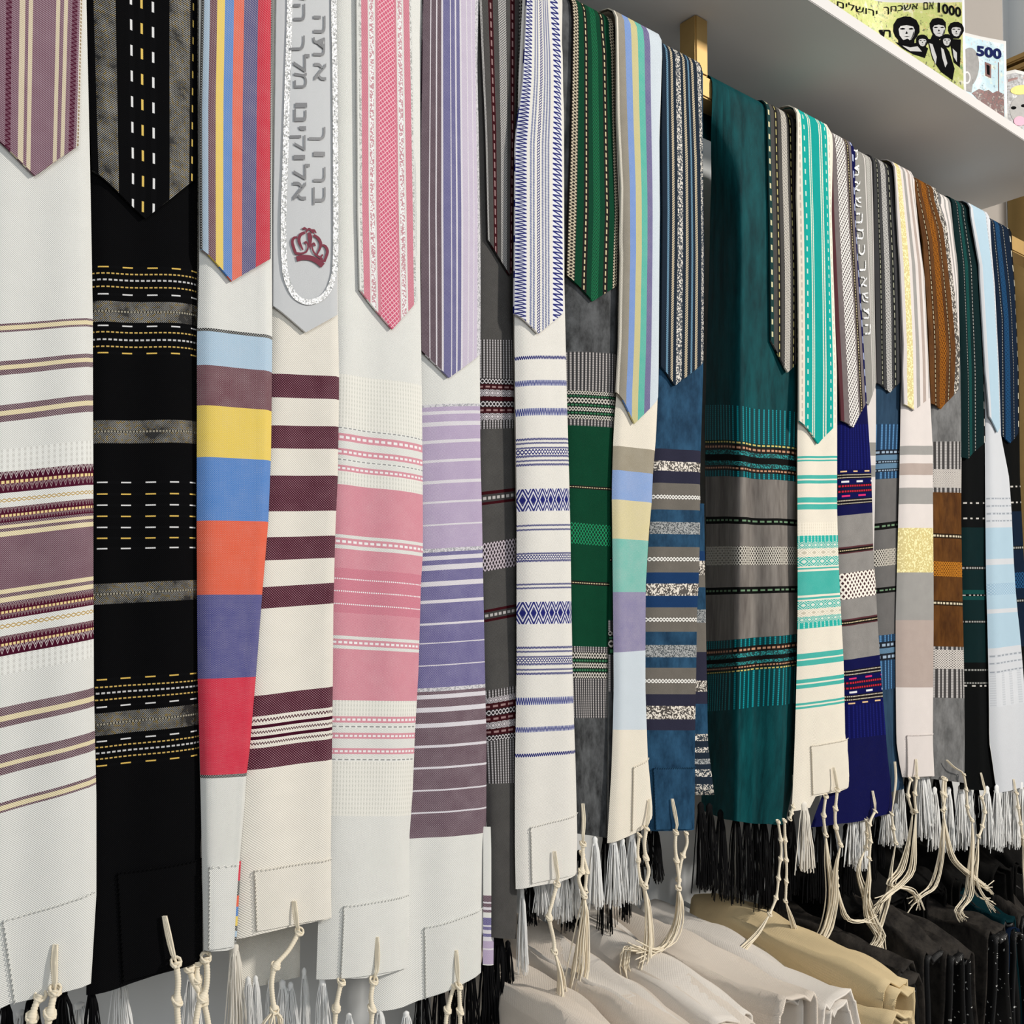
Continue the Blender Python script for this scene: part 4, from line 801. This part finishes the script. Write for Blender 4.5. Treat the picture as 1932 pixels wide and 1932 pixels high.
letters(rt15, [(ch, y, y + 20, 1606 + (y - 280) * .07, 1617 + (y - 280) * .07) for ch, y in zip((m_, t_, a_, sh_, h_, m_, k_, r_, a_, sh_, t_, h_), range(282, 640, 30))], -.003 - .0045, w15, trim_silver, 0, 0)

# ------------------------------------------------------------------ corner cords
def cc(rt, Y, loop, knot, ends, th=1.0, seed=0): return corner_cord(rt, loop, knot, ends, Y, th, None, seed)
cc(rt1, -.030, [(104, 1782), (102, 1815), (103, 1850)], [(104, 1868), (98, 1895), (92, 1925), (88, 1960)], None, 1.15, 1)
cc(rt1, -.024, None, [(76, 1878), (66, 1900), (58, 1930), (54, 1965)], None, 1.15, 2)
cc(rt2, -.024, [(310, 1728), (317, 1762), (326, 1800)], [(332, 1815), (336, 1850), (334, 1890), (336, 1935), (334, 1965)], None, 1.15, 3)
cc(rt2, -.012, None, [(357, 1825), (364, 1850), (374, 1868), (384, 1890), (392, 1925), (396, 1960)], None, 1.1, 4)
cc(rt2, -.016, None, [(388, 1806), (391, 1835), (388, 1868), (376, 1895), (370, 1925), (366, 1960)], None, 1.15, 5)
cc(rt2, -.012, None, [(374, 1815), (372, 1842), (378, 1865), (382, 1880)], None, 1.0, 6)
cc(rt4, -.024, [(555, 1700), (557, 1722), (560, 1745)], [(565, 1757), (545, 1792), (520, 1822), (513, 1850), (514, 1880), (518, 1905)], [(515, 1925), (512, 1960)], 1.0, 7)
cc(rt5, -.018, [(711, 1768), (712, 1800), (711, 1832)], [(705, 1850), (700, 1880), (702, 1910), (698, 1960)], None, 1.05, 8)
cc(rt5, -.012, None, [(644, 1852), (638, 1880), (634, 1905), (630, 1955)], None, 1.0, 9)
cc(rt6, -.012, [(861, 1793), (862, 1820), (864, 1845)], [(866, 1860), (867, 1885), (868, 1910), (868, 1955)], None, 1.0, 10)
cc(rt6, -.006, None, [(857, 1858), (848, 1890), (842, 1920), (840, 1955)], None, 1.0, 11)
cc(rt8, -.026, [(1046, 1606), (1049, 1630), (1053, 1655)], [(1051, 1668), (1041, 1705), (1036, 1730), (1044, 1770), (1046, 1795)], [(1056, 1830), (1060, 1870), (1056, 1910), (1050, 1960)], .95, 12)
cc(rt9, -.014, [(1099, 1516), (1101, 1545), (1100, 1575)], [(1100, 1592), (1098, 1640), (1092, 1660), (1102, 1690)], [(1104, 1720), (1100, 1770), (1096, 1830), (1085, 1880), (1070, 1950)], .95, 13)
cc(rt9, -.010, None, [(1098, 1610), (1106, 1640), (1104, 1680)], [(1098, 1720), (1090, 1790), (1075, 1880), (1066, 1940)], .9, 113)
cc(rt10, -.026, [(1226, 1508), (1224, 1535), (1222, 1552)], [(1220, 1562), (1216, 1595), (1220, 1625), (1224, 1645), (1217, 1672)], [(1222, 1720), (1224, 1780), (1216, 1830), (1190, 1870), (1158, 1900)], .95, 14)
cc(rt10, -.014, None, [(1206, 1575), (1203, 1610), (1206, 1650), (1212, 1668)], [(1220, 1700), (1224, 1770), (1216, 1820), (1200, 1860), (1165, 1908)], .9, 15)
cc(rt11, -.018, [(1268, 1507), (1272, 1530), (1277, 1556)], [(1275, 1570), (1274, 1595), (1276, 1620), (1281, 1660), (1280, 1675)], [(1283, 1700), (1278, 1740), (1262, 1775), (1235, 1790), (1190, 1778)], .95, 16)
cc(rt11, -.010, None, [(1294, 1570), (1296, 1592), (1286, 1622), (1280, 1660)], [(1278, 1700), (1270, 1750), (1240, 1792), (1180, 1788), (1175, 1820), (1185, 1850)], .9, 17)
cc(rt12, -.012, [(1497, 1462), (1498, 1490), (1496, 1515)], [(1496, 1522), (1490, 1545)], None, .8, 18)
cc(rt12, -.020, None, [(1480, 1548), (1482, 1600), (1484, 1640), (1482, 1700)], [(1492, 1730), (1512, 1790), (1535, 1840), (1550, 1870)], .8, 19)
cc(rt12, -.018, None, [(1468, 1550), (1474, 1600), (1470, 1640), (1465, 1690), (1452, 1725)], [(1430, 1760), (1395, 1795), (1375, 1830), (1368, 1865)], .8, 20)
cc(rt13, -.028, [(1573, 1448), (1578, 1475)], [(1580, 1490), (1576, 1530), (1577, 1560), (1586, 1594)], [(1576, 1640), (1572, 1700), (1556, 1760), (1524, 1800), (1495, 1835)], .95, 21)
cc(rt13, -.020, None, [(1558, 1502), (1554, 1540), (1558, 1575)], [(1560, 1620), (1566, 1690), (1556, 1750), (1530, 1790), (1500, 1820)], .95, 22)
cc(rt13, -.024, None, [(1578, 1640), (1580, 1670)], [(1588, 1710), (1600, 1735), (1630, 1738), (1650, 1728)], .7, 122)
cc(rt14, -.018, [(1646, 1492), (1650, 1515)], [(1651, 1530), (1640, 1555), (1642, 1580), (1640, 1620)], [(1638, 1660), (1632, 1700), (1640, 1740), (1656, 1765), (1640, 1790), (1608, 1798)], .95, 23)
cc(rt14, -.012, None, [(1634, 1545), (1636, 1575), (1634, 1600)], [(1618, 1640), (1630, 1690), (1640, 1730), (1656, 1760), (1662, 1800)], .9, 24)
cc(rt16, -.014, [(1688, 1437), (1690, 1462), (1689, 1485)], [(1682, 1535), (1686, 1570), (1690, 1590)], [(1682, 1640), (1676, 1690), (1664, 1735), (1656, 1770), (1668, 1810)], .9, 25)
cc(rt17, -.022, [(1728, 1432), (1729, 1455)], [(1730, 1466), (1726, 1500), (1728, 1530)], [(1724, 1580), (1718, 1640), (1695, 1670), (1670, 1690), (1650, 1700)], .9, 26)
cc(rt17, -.016, None, [(1718, 1470), (1713, 1500), (1722, 1532)], [(1714, 1590), (1700, 1640), (1680, 1668), (1720, 1680), (1735, 1700)], .9, 27)
cc(rt18, -.018, [(1786, 1434), (1800, 1448), (1814, 1456)], [(1818, 1460), (1823, 1490), (1826, 1530), (1834, 1548)], [(1834, 1590), (1830, 1640), (1826, 1690), (1806, 1718), (1816, 1730)], .9, 28)
cc(rt18, -.012, None, [(1780, 1468), (1778, 1500), (1782, 1525)], [(1778, 1570), (1774, 1620), (1760, 1670), (1735, 1690), (1715, 1698)], .9, 29)
cc(rt18, -.014, None, [(1784, 1470), (1783, 1505), (1779, 1530)], [(1786, 1580), (1796, 1620), (1826, 1650), (1852, 1672), (1862, 1662)], .9, 30)
cc(rt20, -.014, [(1850, 1458), (1855, 1480), (1858, 1494)], [(1852, 1505), (1858, 1530), (1852, 1565), (1846, 1578)], [(1842, 1620), (1836, 1660), (1850, 1690), (1868, 1700)], .9, 31)
cc(rt21, -.020, [(1912, 1470), (1916, 1490)], [(1918, 1496), (1922, 1530), (1930, 1580)], [(1934, 1640), (1938, 1680)], .85, 32)

# ------------------------------------------------------------------ fringe
def fr(rt, mat, Y, *items):
    for it in items: tassel(rt, it[0], it[1], it[2], it[3], mat, Y, it[4] if len(it) > 4 else 0)
fr(rt2, thread_black, -.006, (10, 1900, 2010, 50), (118, 1885, 2010, 60), (172, 1880, 2010, 44), (60, 1880, 2000, 50))
fr(rt1, thread_white, .045, (225, 1852, 1990, 60), (40, 1920, 2020, 60), (360, 1850, 1960, 44), (150, 1905, 1990, 60))
fr(rt3, thread_ecru, -.006, (443, 1796, 1975, 46))
fr(rt3, thread_white, .04, (468, 1858, 1975, 30), (482, 1856, 1970, 28), (510, 1862, 1985, 28))
fr(rt4, thread_white, .03, (533, 1864, 1985, 36), (548, 1868, 1980, 34), (574, 1842, 1985, 26))
fr(rt5, thread_white, .0, (608, 1856, 1990, 34), (658, 1926, 2010, 30))
fr(rt6, thread_white, .0, (766, 1922, 2000, 34), (716, 1915, 2000, 30))
fr(rt7, thread_black, .012, (940, 1776, 1945, 60, -6), (918, 1800, 1950, 44), (858, 1840, 1960, 34), (828, 1850, 1960, 30), (796, 1860, 1960, 34), (886, 1830, 1960, 36), (958, 1790, 1900, 26))
fr(rt8, thread_white, .012, (985, 1690, 1835, 20), (1020, 1668, 1725, 26), (1042, 1664, 1735, 26), (1066, 1660, 1740, 26), (1084, 1655, 1730, 22))
fr(rt8, thread_black, .03, (1000, 1678, 1745, 24), (988, 1690, 1748, 20))
fr(rt9, thread_black, .03, (1072, 1640, 1758, 26), (1092, 1620, 1755, 28), (1142, 1585, 1762, 28), (1176, 1590, 1742, 22), (1205, 1580, 1700, 20))
fr(rt10, thread_white, -.012, (1122, 1594, 1712, 28), (1157, 1592, 1712, 30), (1192, 1586, 1708, 28), (1174, 1596, 1706, 22))
fr(rt11, thread_black, .03, (1235, 1570, 1664, 30), (1222, 1575, 1640, 20))
fr(rt12, thread_black, .012, (1322, 1530, 1682, 34), (1338, 1532, 1680, 34), (1359, 1544, 1696, 30), (1388, 1548, 1705, 34), (1408, 1552, 1700, 30), (1440, 1555, 1715, 34), (1462, 1556, 1720, 34), (1478, 1548, 1700, 30), (1492, 1545, 1690, 26), (1424, 1552, 1690, 28))
fr(rt12, thread_white, .035, (1425, 1598, 1665, 18), (1448, 1598, 1650, 22))
fr(rt13, thread_ecru, -.014, (1517, 1528, 1648, 34))
fr(rt13, thread_black, .03, (1528, 1575, 1700, 28), (1545, 1570, 1700, 30), (1568, 1570, 1695, 30), (1596, 1570, 1690, 30))
fr(rt14, thread_white, .0, (1608, 1545, 1632, 30), (1624, 1542, 1640, 28), (1672, 1534, 1596, 24), (1690, 1530, 1600, 20))
fr(rt14, thread_black, .02, (1656, 1540, 1640, 24), (1640, 1545, 1660, 24))
fr(rt17, thread_white, .0, (1738, 1468, 1584, 26, 6), (1748, 1470, 1560, 18, 4), (1700, 1490, 1590, 20))
fr(rt17, thread_black, .03, (1712, 1470, 1600, 30), (1766, 1475, 1590, 26), (1790, 1475, 1600, 26))
fr(rt18, thread_white, .01, (1763, 1500, 1604, 24), (1790, 1500, 1606, 20), (1812, 1496, 1604, 22), (1828, 1496, 1600, 22))
fr(rt20, thread_black, .02, (1842, 1494, 1600, 24), (1870, 1494, 1590, 20))
fr(rt21, thread_white, -.010, (1862, 1498, 1598, 20), (1880, 1496, 1608, 22), (1896, 1492, 1594, 20), (1912, 1490, 1600, 22), (1926, 1488, 1598, 20))
# ------------------------------------------------------------------ folded cloths on the lower arms
def folded(label, near, zn, r, outer, inner, seed, drop=.30, yfar=.112, group='folded cloths on the lower arms', layers=2, shift=None):
    n0 = atz(near[0], near[1], zn) if shift is None else Vector(shift)
    X0, Yn = n0.x, n0.y
    rt = root('folded_cloth', (X0, (Yn + yfar) / 2, zn - drop), label, 'folded cloth', group)
    rr = random.Random(seed); ph = [rr.uniform(0, 6.28) for _ in range(6)]
    zf = zn + .055
    for k in range(layers):
        q = r * (1 - .20 * k); y0 = Yn + (.0 if k == 0 else rr.uniform(-.012, .016)); dz = -.004 * k - (.0 if k == 0 else .003)
        ns, na, nh = 26, 9, 12
        grid = []
        for i in range(ns + 1):
            s = i / ns; Y = yfar + (y0 - yfar) * s
            zr = zf + (zn - zf) * s + .010 * math.sin(math.pi * s) * math.sin(ph[0] + k) + .004 * math.sin(9 * s + ph[1]) + dz
            endk = 1 - .35 * max(0, (s - .93) / .07) ** 2
            xr = X0 + .008 * math.sin(2.4 * s + ph[2]) + .003 * math.sin(8 * s + ph[3])
            row = []
            prof = []
            for j in range(nh): prof.append((-1, (1 - j / nh) * (drop - .02 * k)))
            for j in range(na + 1):
                a = math.pi * (1 - j / na); prof.append((a, None))
            for j in range(1, nh + 1): prof.append((1, j / nh * (drop - .03 * k)))
            for sd, d in prof:
                if d is None:
                    a = sd
                    c = math.cos(a); sn = math.sin(a)
                    x = xr + q * math.copysign(abs(c) ** .62, c); z = zr - q * endk * .8 + q * .8 * endk * abs(sn) ** .7 + .005 * math.sin(4 * a + 7 * s + ph[5]) + .0025 * math.sin(9 * a - 13 * s + ph[3])
                else:
                    fl = .10 * d * (1 - d)
                    x = xr + sd * (q + fl + .006 * (d / drop) * math.sin(14 * s + ph[4] + sd) * 1.2 + .004 * math.sin(30 * d + ph[5] + 5 * s)); z = zr - q * endk * .8 - d
                row.append(Vector((x, Y + .006 * math.sin(6 * (d or 0) + ph[1]) * s, z)))
            grid.append(row)
        ucol = [0.0]
        for c in range(1, len(grid[0])): ucol.append(ucol[-1] + (grid[5][c] - grid[5][c - 1]).length)
        al = [(yfar - (yfar + (y0 - yfar) * i / ns)) for i in range(ns + 1)]
        mats = []
        m = outer if k == 0 else inner
        if k == 0 and isinstance(m, tuple):
            fmx = lambda rw, c: outer[1] if (c < 7 or c > len(ucol) - 9) else outer[0]
        else: fmx = lambda rw, c: m
        me = sheet_mesh('fold', grid, ucol, al, fmx, lambda rw, c, rr_, cc_: (ucol[cc_] * 40, al[rr_] * 40), mats)
        o = new_obj('outer_fold' if k == 0 else 'inner_fold', me, rt, mats)
        sm = o.modifiers.new('thickness', 'SOLIDIFY'); sm.thickness = .0028; sm.offset = 0
    # the bar inside, fixed to the wall
    V = []; Fc = []
    tube(V, Fc, [Vector((X0, .1505, zf - r * .75)), Vector((X0, Yn + .03, zn - r * .95))], .0035, 8)
    new_obj('hanger_bar', mesh('hanger_bar', V, Fc), rt, [wall_paint])
    return rt
lc = cloth('plain', (226, 214, 200), p=.0012, con=.05); lc2 = cloth('plain', (232, 224, 214), p=.0012, con=.05); ly = cloth('plain', (222, 200, 158), p=.0012, con=.06)
dk = cloth('streak', (30, 28, 27), (58, 54, 50), k=1, rough=.75); dk2 = cloth('mix', (36, 35, 34), (84, 82, 78), p=.0012, bias=-.15); dgl = cloth('glit', (14, 14, 15), (200, 200, 196), p=.0022, w=.014, rough=.5)
dtl = cloth('plain', (4, 40, 46), con=.3); dnv = cloth('plain', (10, 26, 48), con=.3); dbk = cloth('streak', (8, 8, 8), (22, 21, 20), k=1)
folded('cream cloth under the white plum-striped shawl, first on the lower arms', None, 1.00, .030, lc, lc2, 30, shift=(.70, -.17, .985))
folded('cream cloth below the charcoal shawl with black tassels', None, 1.00, .032, lc, lc2, 31, shift=(.785, -.17, .99))
folded('pale cream cloth lying below the navy zigzag shawl', None, 1.00, .032, lc2, lc, 32, shift=(.865, -.16, .985))
folded('wide cream cloth with loose threads trailing on it', None, 1.00, .034, lc, lc2, 33, shift=(.945, -.165, .985))
folded('white cloth with a squared near end beside the straw-yellow ones', (1571, 1886), .982, .032, lc2, lc2, 34, layers=3)
folded('straw-yellow cloth, the lower and narrower of the two yellow ones', (1684, 1925), .948, .026, ly, ly, 35, layers=2)
folded('straw-yellow cloth with squared end against the charcoal cloths', (1680, 1864), .975, .028, ly, ly, 36)
folded('charcoal cloth lying against the straw-yellow one', (1722, 1854), .935, .030, (dk, dk2), dgl, 37)
folded('slim charcoal cloth with a rounded end, second from the straw-yellow one', (1711, 1822), .955, .020, (dk, dk2), dk2, 38)
folded('charcoal cloth with a thick rolled end under the trailing threads', (1770, 1790), .948, .028, (dk, dk2), dgl, 39, layers=3)
folded('small charcoal cloth, its folded corner poking out low', (1790, 1803), .934, .020, (dk, dk2), dgl, 40)
folded('charcoal cloth with a hanging flap edged in silver thread', (1830, 1801), .925, .024, (dk, dk2), dgl, 41)
folded('long charcoal cloth beside the teal and navy ones', (1885, 1756), .930, .030, (dk, dk2), dgl, 42, layers=3)
folded('dark teal cloth between two charcoal ones', (1900, 1738), .922, .022, dtl, dgl, 43)
folded('narrow dark navy cloth with glittering inner layer', (1907, 1755), .908, .018, dnv, dgl, 44)
folded('charcoal cloth beyond the navy one, close to the gold end panel', (1936, 1726), .905, .028, (dk, dk2), dgl, 45, layers=3)
folded('black cloth, the first beyond the charcoal cloths', None, .93, .03, dbk, dgl, 46, shift=(1.93, .0, .935))
folded('black cloth, the last beside the gold end panel', None, .93, .03, dbk, dgl, 47, shift=(2.03, .0, .95))

for k, X in enumerate((1.36, 1.47, 1.58, 1.69, 1.80, 1.91)):
    folded('black cloth close to the wall, %s counting from the straw-yellow cloths' % ('first', 'second', 'third', 'fourth', 'fifth', 'sixth')[k], None, .985, .036, dbk, dbk, 60 + k, shift=(X, .015 + .01 * (k % 2), .985), group='black cloths close to the wall')
# ------------------------------------------------------------------ printed cards on the shelf
def splat(name, cs, scale, dark=.0, spk=(40, 44, 40)):
    g = NT(name); o = g.obj(); n1 = g.noise(o, scale, 6, .65); n2 = g.noise(o, scale * 2.7, 5, .7); n3 = g.noise(o, scale * 5, 3, .6)
    r = g.n('ShaderNodeValToRGB'); g.put(r.inputs[0], n1); cr_ = r.color_ramp
    cr_.elements[0].position = .32; cr_.elements[0].color = lin(cs[0]); cr_.elements[1].position = .68; cr_.elements[1].color = lin(cs[-1])
    for i, c in enumerate(cs[1:-1]):
        e = cr_.elements.new(.32 + .36 * (i + 1) / (len(cs) - 1)); e.color = lin(c)
    m = g.m('GREATER_THAN', n2, .60 - dark); c2 = g.mix(g.m('MULTIPLY', m, .75), r.outputs[0], lin(spk))
    g.put(g.b.inputs['Base Color'], g.mix(g.m('MULTIPLY', g.m('GREATER_THAN', n3, .66), .6), c2, lin((196, 110, 60))))
    g.b.inputs['Roughness'].default_value = .45
    return g.mat
pr1 = splat('green_print', [(234, 230, 206), (206, 208, 134), (190, 200, 116), (222, 214, 146), (128, 162, 100)], 48)
pr2 = splat('blue_print', [(232, 236, 236), (196, 216, 222), (172, 204, 216), (222, 222, 200)], 40, -.02, (70, 90, 110))
pr3 = splat('grey_print', [(60, 62, 66), (150, 152, 156), (96, 98, 102), (190, 190, 190)], 60, .05, (30, 30, 34))
paper = simple('white_card', (232, 230, 226), .5); ink = simple('black_ink', (10, 10, 12), .8, spec=.05); navy_ink = simple('navy_ink', (26, 34, 84), .8, spec=.05); red_ink = simple('oxblood_ink', (104, 42, 34), .5, 0, .4, 200)
grey_ink = simple('light_grey_ink', (206, 204, 204), .5, 0, .12, 150); mid_ink = simple('mid_grey_ink', (128, 126, 124), .5, 0, .4, 130); pink_ink = simple('pink_ink', (226, 132, 160), .5); yel_ink = simple('yellow_ink', (214, 190, 70), .5, 0, .3, 160)
crowd_ink = splat('crowd_print', [(60, 24, 26), (120, 60, 56), (70, 30, 32), (216, 200, 190)], 120, .03)
class Card:
    def __init__(s, path, ztop, mat, label):
        path = s.path = smooth2(path, 5)  # [(photo column, depth)]
        n = 60; x0, x1 = path[0][0], path[-1][0]; rows = 6
        V = []; Fc = []; base = []
        for i in range(n + 1):
            px = x0 + (x1 - x0) * i / n; Y = itp(path, px)
            b = at(px, 150, Y); base.append(b)
            for j in range(rows + 1): V.append(Vector((b.x, Y, 2.2116 + (ztop(px) - 2.2116) * j / rows)))
        m = rows + 1
        for i in range(n):
            for j in range(rows): Fc.append((i * m + j, (i + 1) * m + j, (i + 1) * m + j + 1, i * m + j + 1))
        mid = base[n // 2]
        s.rt = root('art_print', (mid.x, itp(path, (x0 + x1) / 2), 2.2116), label, 'art print', 'art prints on the shelf')
        o = new_obj('card', mesh('card', V, Fc), s.rt, [paper]); md = o.modifiers.new('t', 'SOLIDIFY'); md.thickness = .0008; md.offset = 0
        # printed face inside the white margin
        V2 = []
        for i in range(n + 1):
            px = x0 + 5 + (x1 - 5 - x0 - 5) * i / n; Y = itp(path, px); b = at(px, 150, Y)
            for j in range(rows + 1): V2.append(Vector((b.x, Y - .0007, 2.2116 + .004 + (ztop(px) - .0055 - 2.2156) * j / rows)))
        new_obj('printed_face', mesh('printed_face', V2, Fc), s.rt, [mat])
    def P(s, px, py, lift):                  # the card's own point seen there: walk along its bend
        err = lambda q: at(px, py, itp(s.path, q)).x - at(q, 150, itp(s.path, q)).x
        q = px
        for _ in range(8):
            g = (err(q + .5) - err(q - .5)) or 1e-9
            q -= max(-8, min(8, err(q) / g))
        p = at(px, py, itp(s.path, q)); p.y -= lift
        return p
    def shape(s, name, polys, mat, lift=.0010):
        V = []; Fc = []; K = 5
        for pts in polys:                       # fan of rings, so that the print follows the bend of the card
            b = len(V); n = len(pts); cx = sum(p[0] for p in pts) / n; cy = sum(p[1] for p in pts) / n
            V.append(s.P(cx, cy, lift))
            for k in range(1, K + 1): V += [s.P(cx + (x - cx) * k / K, cy + (y - cy) * k / K, lift) for x, y in pts]
            for i in range(n):
                j = (i + 1) % n; Fc.append((b, b + 1 + i, b + 1 + j))
                for k in range(K - 1): Fc.append((b + 1 + k * n + i, b + 1 + k * n + n + i, b + 1 + k * n + n + j, b + 1 + k * n + j))
        return new_obj(name, mesh(name, V, Fc), s.rt, [mat], False)
    def text(s, t, tl, tr, h, mat, lift=.0015, name='printed_lettering', bold=0):
        """tl, tr: upper corners in photo pixels; h height"""
        v, f = text_mesh(t, bold=bold)
        offs = [(0, 0)]
        V = []; Fc = []
        for k, (ox, oy) in enumerate(offs):
            b = len(V)
            V += [s.P(tl[0] + (tr[0] - tl[0]) * a + ox, tl[1] + (tr[1] - tl[1]) * a + h * (1 - c) + oy, lift + .00004 * k) for a, c in v]
            Fc += [tuple(i + b for i in q) for q in f]
        return new_obj(name, mesh(name, V, Fc), s.rt, [mat], False)
def ell(x, y, rx, ry, a0=0, a1=6.2832, n=22, tilt=0):
    out = []
    for i in range(n):
        a = a0 + (a1 - a0) * i / (n if a1 - a0 > 6.2 else n - 1)
        u, w = rx * math.cos(a), ry * math.sin(a)
        out.append((x + u * math.cos(tilt) - w * math.sin(tilt), y + u * math.sin(tilt) + w * math.cos(tilt)))
    return out
c1 = Card([(1490, -.088), (1540, -.062), (1590, -.034), (1640, -.024), (1690, -.038), (1750, -.066), (1822, -.102)], lambda px: itp([(1490, 2.352), (1640, 2.353), (1700, 2.360), (1822, 2.363)], px), pr1, 'yellow-green banknote art print numbered 1000, curling on the white shelf')
c1.text('1000', (1768, 5), (1812, 15), 19, ink, bold=.03)
c1.text(mf + a_, (1741, 5), (1760, 4), 14, ink); c1.text(kf + chr(0x5d7) + k_ + sh_ + a_, (1666, 14), (1730, 7), 15, ink)
c1.text(mf + y_ + l_ + sh_ + v_ + r_ + y_, (1578, 0), (1654, 18), 14, ink); c1.text(chr(0x5d3) + r_, (1657, 57), (1679, 57), 14, ink, bold=.02)
def figure(k, x, y, s, turn=0, cap=True):
    """a plain printed head: dark helmet or hair, lit face with shaded brow, nose and mouth"""
    q = lambda pts: [(x + (a + turn * (b < .9) * .12) * s, y + b * s) for a, b in pts]
    dark = [q([(-1, .1), (-.98, -.4), (-.7, -.85), (-.2, -1.02), (.3, -1.0), (.75, -.75), (.98, -.3), (1, .15), (.8, .5), (.62, .75), (.6, 1.1), (-.6, 1.1), (-.62, .75), (-.85, .5)])] if cap else \
           [q([(-.85, .0), (-.9, -.5), (-.6, -.95), (-.1, -1.05), (.4, -.95), (.7, -.6), (.72, -.1), (.6, .5), (.35, 1.2), (-.55, 1.3), (-.6, .6)])]
    face = [q([(-.6, -.05), (-.45, -.28), (0, -.36), (.5, -.25), (.62, .0), (.56, .4), (.36, .72), (.06, .84), (-.28, .74), (-.52, .42)])]
    shade = [q([(-.5, -.1), (-.3, -.15), (-.1, -.1), (-.14, -.03), (-.32, -.01), (-.48, -.04)]), q([(.16, -.1), (.36, -.15), (.52, -.09), (.48, -.03), (.32, -.01), (.18, -.03)]), q([(.0, .1), (.1, .26), (.02, .32), (-.1, .28)]), q([(-.2, .5), (.02, .47), (.24, .5), (.02, .54)]), q([(.5, .2), (.56, .1), (.54, .4), (.34, .7), (.28, .74), (.44, .45)])]
    return dark, face, shade
D1, F1, S1_ = [], [], []
for k, (x, y, s, t, cap) in enumerate([(1709, 57, 25, 0, True), (1763, 54, 19, 3, False), (1799, 57, 15, 2, True), (1782, 77, 12, 2, True), (1739, 78, 12, 0, True)]):
    a, b, c = figure(k, x, y, s, t, cap); D1 += a; F1 += b; S1_ += c
D1 += [[(1688, 80), (1712, 84), (1734, 80), (1750, 92), (1744, 110), (1722, 103), (1702, 92)], [(1748, 74), (1774, 76), (1790, 98), (1800, 130), (1796, 152), (1774, 136), (1758, 112)], [(1790, 74), (1812, 75), (1810, 128), (1798, 118)]]
F1 += [[(1752, 82), (1758, 84), (1766, 108), (1764, 122), (1757, 104)], [(1774, 90), (1779, 94), (1786, 120), (1782, 128), (1776, 108)], [(1700, 86), (1716, 90), (1730, 88), (1738, 98), (1716, 97)], [(1796, 92), (1804, 100), (1804, 118), (1798, 108)]]
c1.shape('printed_figures', D1, ink); c1.shape('printed_faces', F1, grey_ink, .0012); c1.shape('printed_features', S1_, ink, .0014)
c2 = Card([(1800, -.060), (1850, -.080), (1899, -.102)], lambda px: itp([(1800, 2.352), (1899, 2.346)], px), pr2, 'pale blue banknote art print numbered 500, between the other two prints')
c2.text('500', (1841, 86), (1888, 93), 20, navy_ink, bold=.04)
c2.shape('printed_head', [ell(1826, 128, 20, 38, tilt=.1), [(1814, 150), (1836, 148), (1832, 175), (1814, 170)]], mid_ink)
c2.shape('printed_ear', [ell(1823, 147, 7, 12)], grey_ink, .0012); c2.shape('printed_ear', [ell(1823, 147, 4.5, 8.5)], mid_ink, .0014)
c2.shape('printed_picture', [[(1857, 117), (1869, 122), (1869, 148), (1858, 143)]], red_ink); c2.shape('printed_picture', [[(1860, 122), (1866, 125), (1866, 143), (1861, 140)]], ink, .0012)
c2.shape('printed_pole', [[(1882, 118), (1883.6, 118), (1884, 178), (1882.4, 178)]], red_ink)
c2.shape('printed_crowd', [[(1832, 176), (1846, 168), (1856, 172), (1864, 170), (1872, 176), (1880, 172), (1893, 178), (1894, 222), (1870, 206), (1846, 190)]], crowd_ink)
c3 = Card([(1894, -.072), (1935, -.088), (1985, -.104)], lambda px: itp([(1894, 2.328), (1915, 2.336), (1985, 2.336)], px), pr3, 'dark grey art print with a pink bubble, against the gold end panel')
c3.shape('printed_bar', [[(1901, 150), (1919, 146), (1919, 150), (1901, 155)]], red_ink)
c3.shape('printed_tuft', [ell(1925, 170, 20, 9, tilt=-.1)], yel_ink, .0012); c3.shape('printed_face', [ell(1934, 208, 30, 30)], mid_ink, .0011)
c3.shape('printed_bubble', [ell(1922, 229, 11, 9)], pink_ink, .0016)
c3.shape('printed_eye', [ell(1911, 204, 5, 3), ell(1930, 200, 5, 3)], ink, .0015)
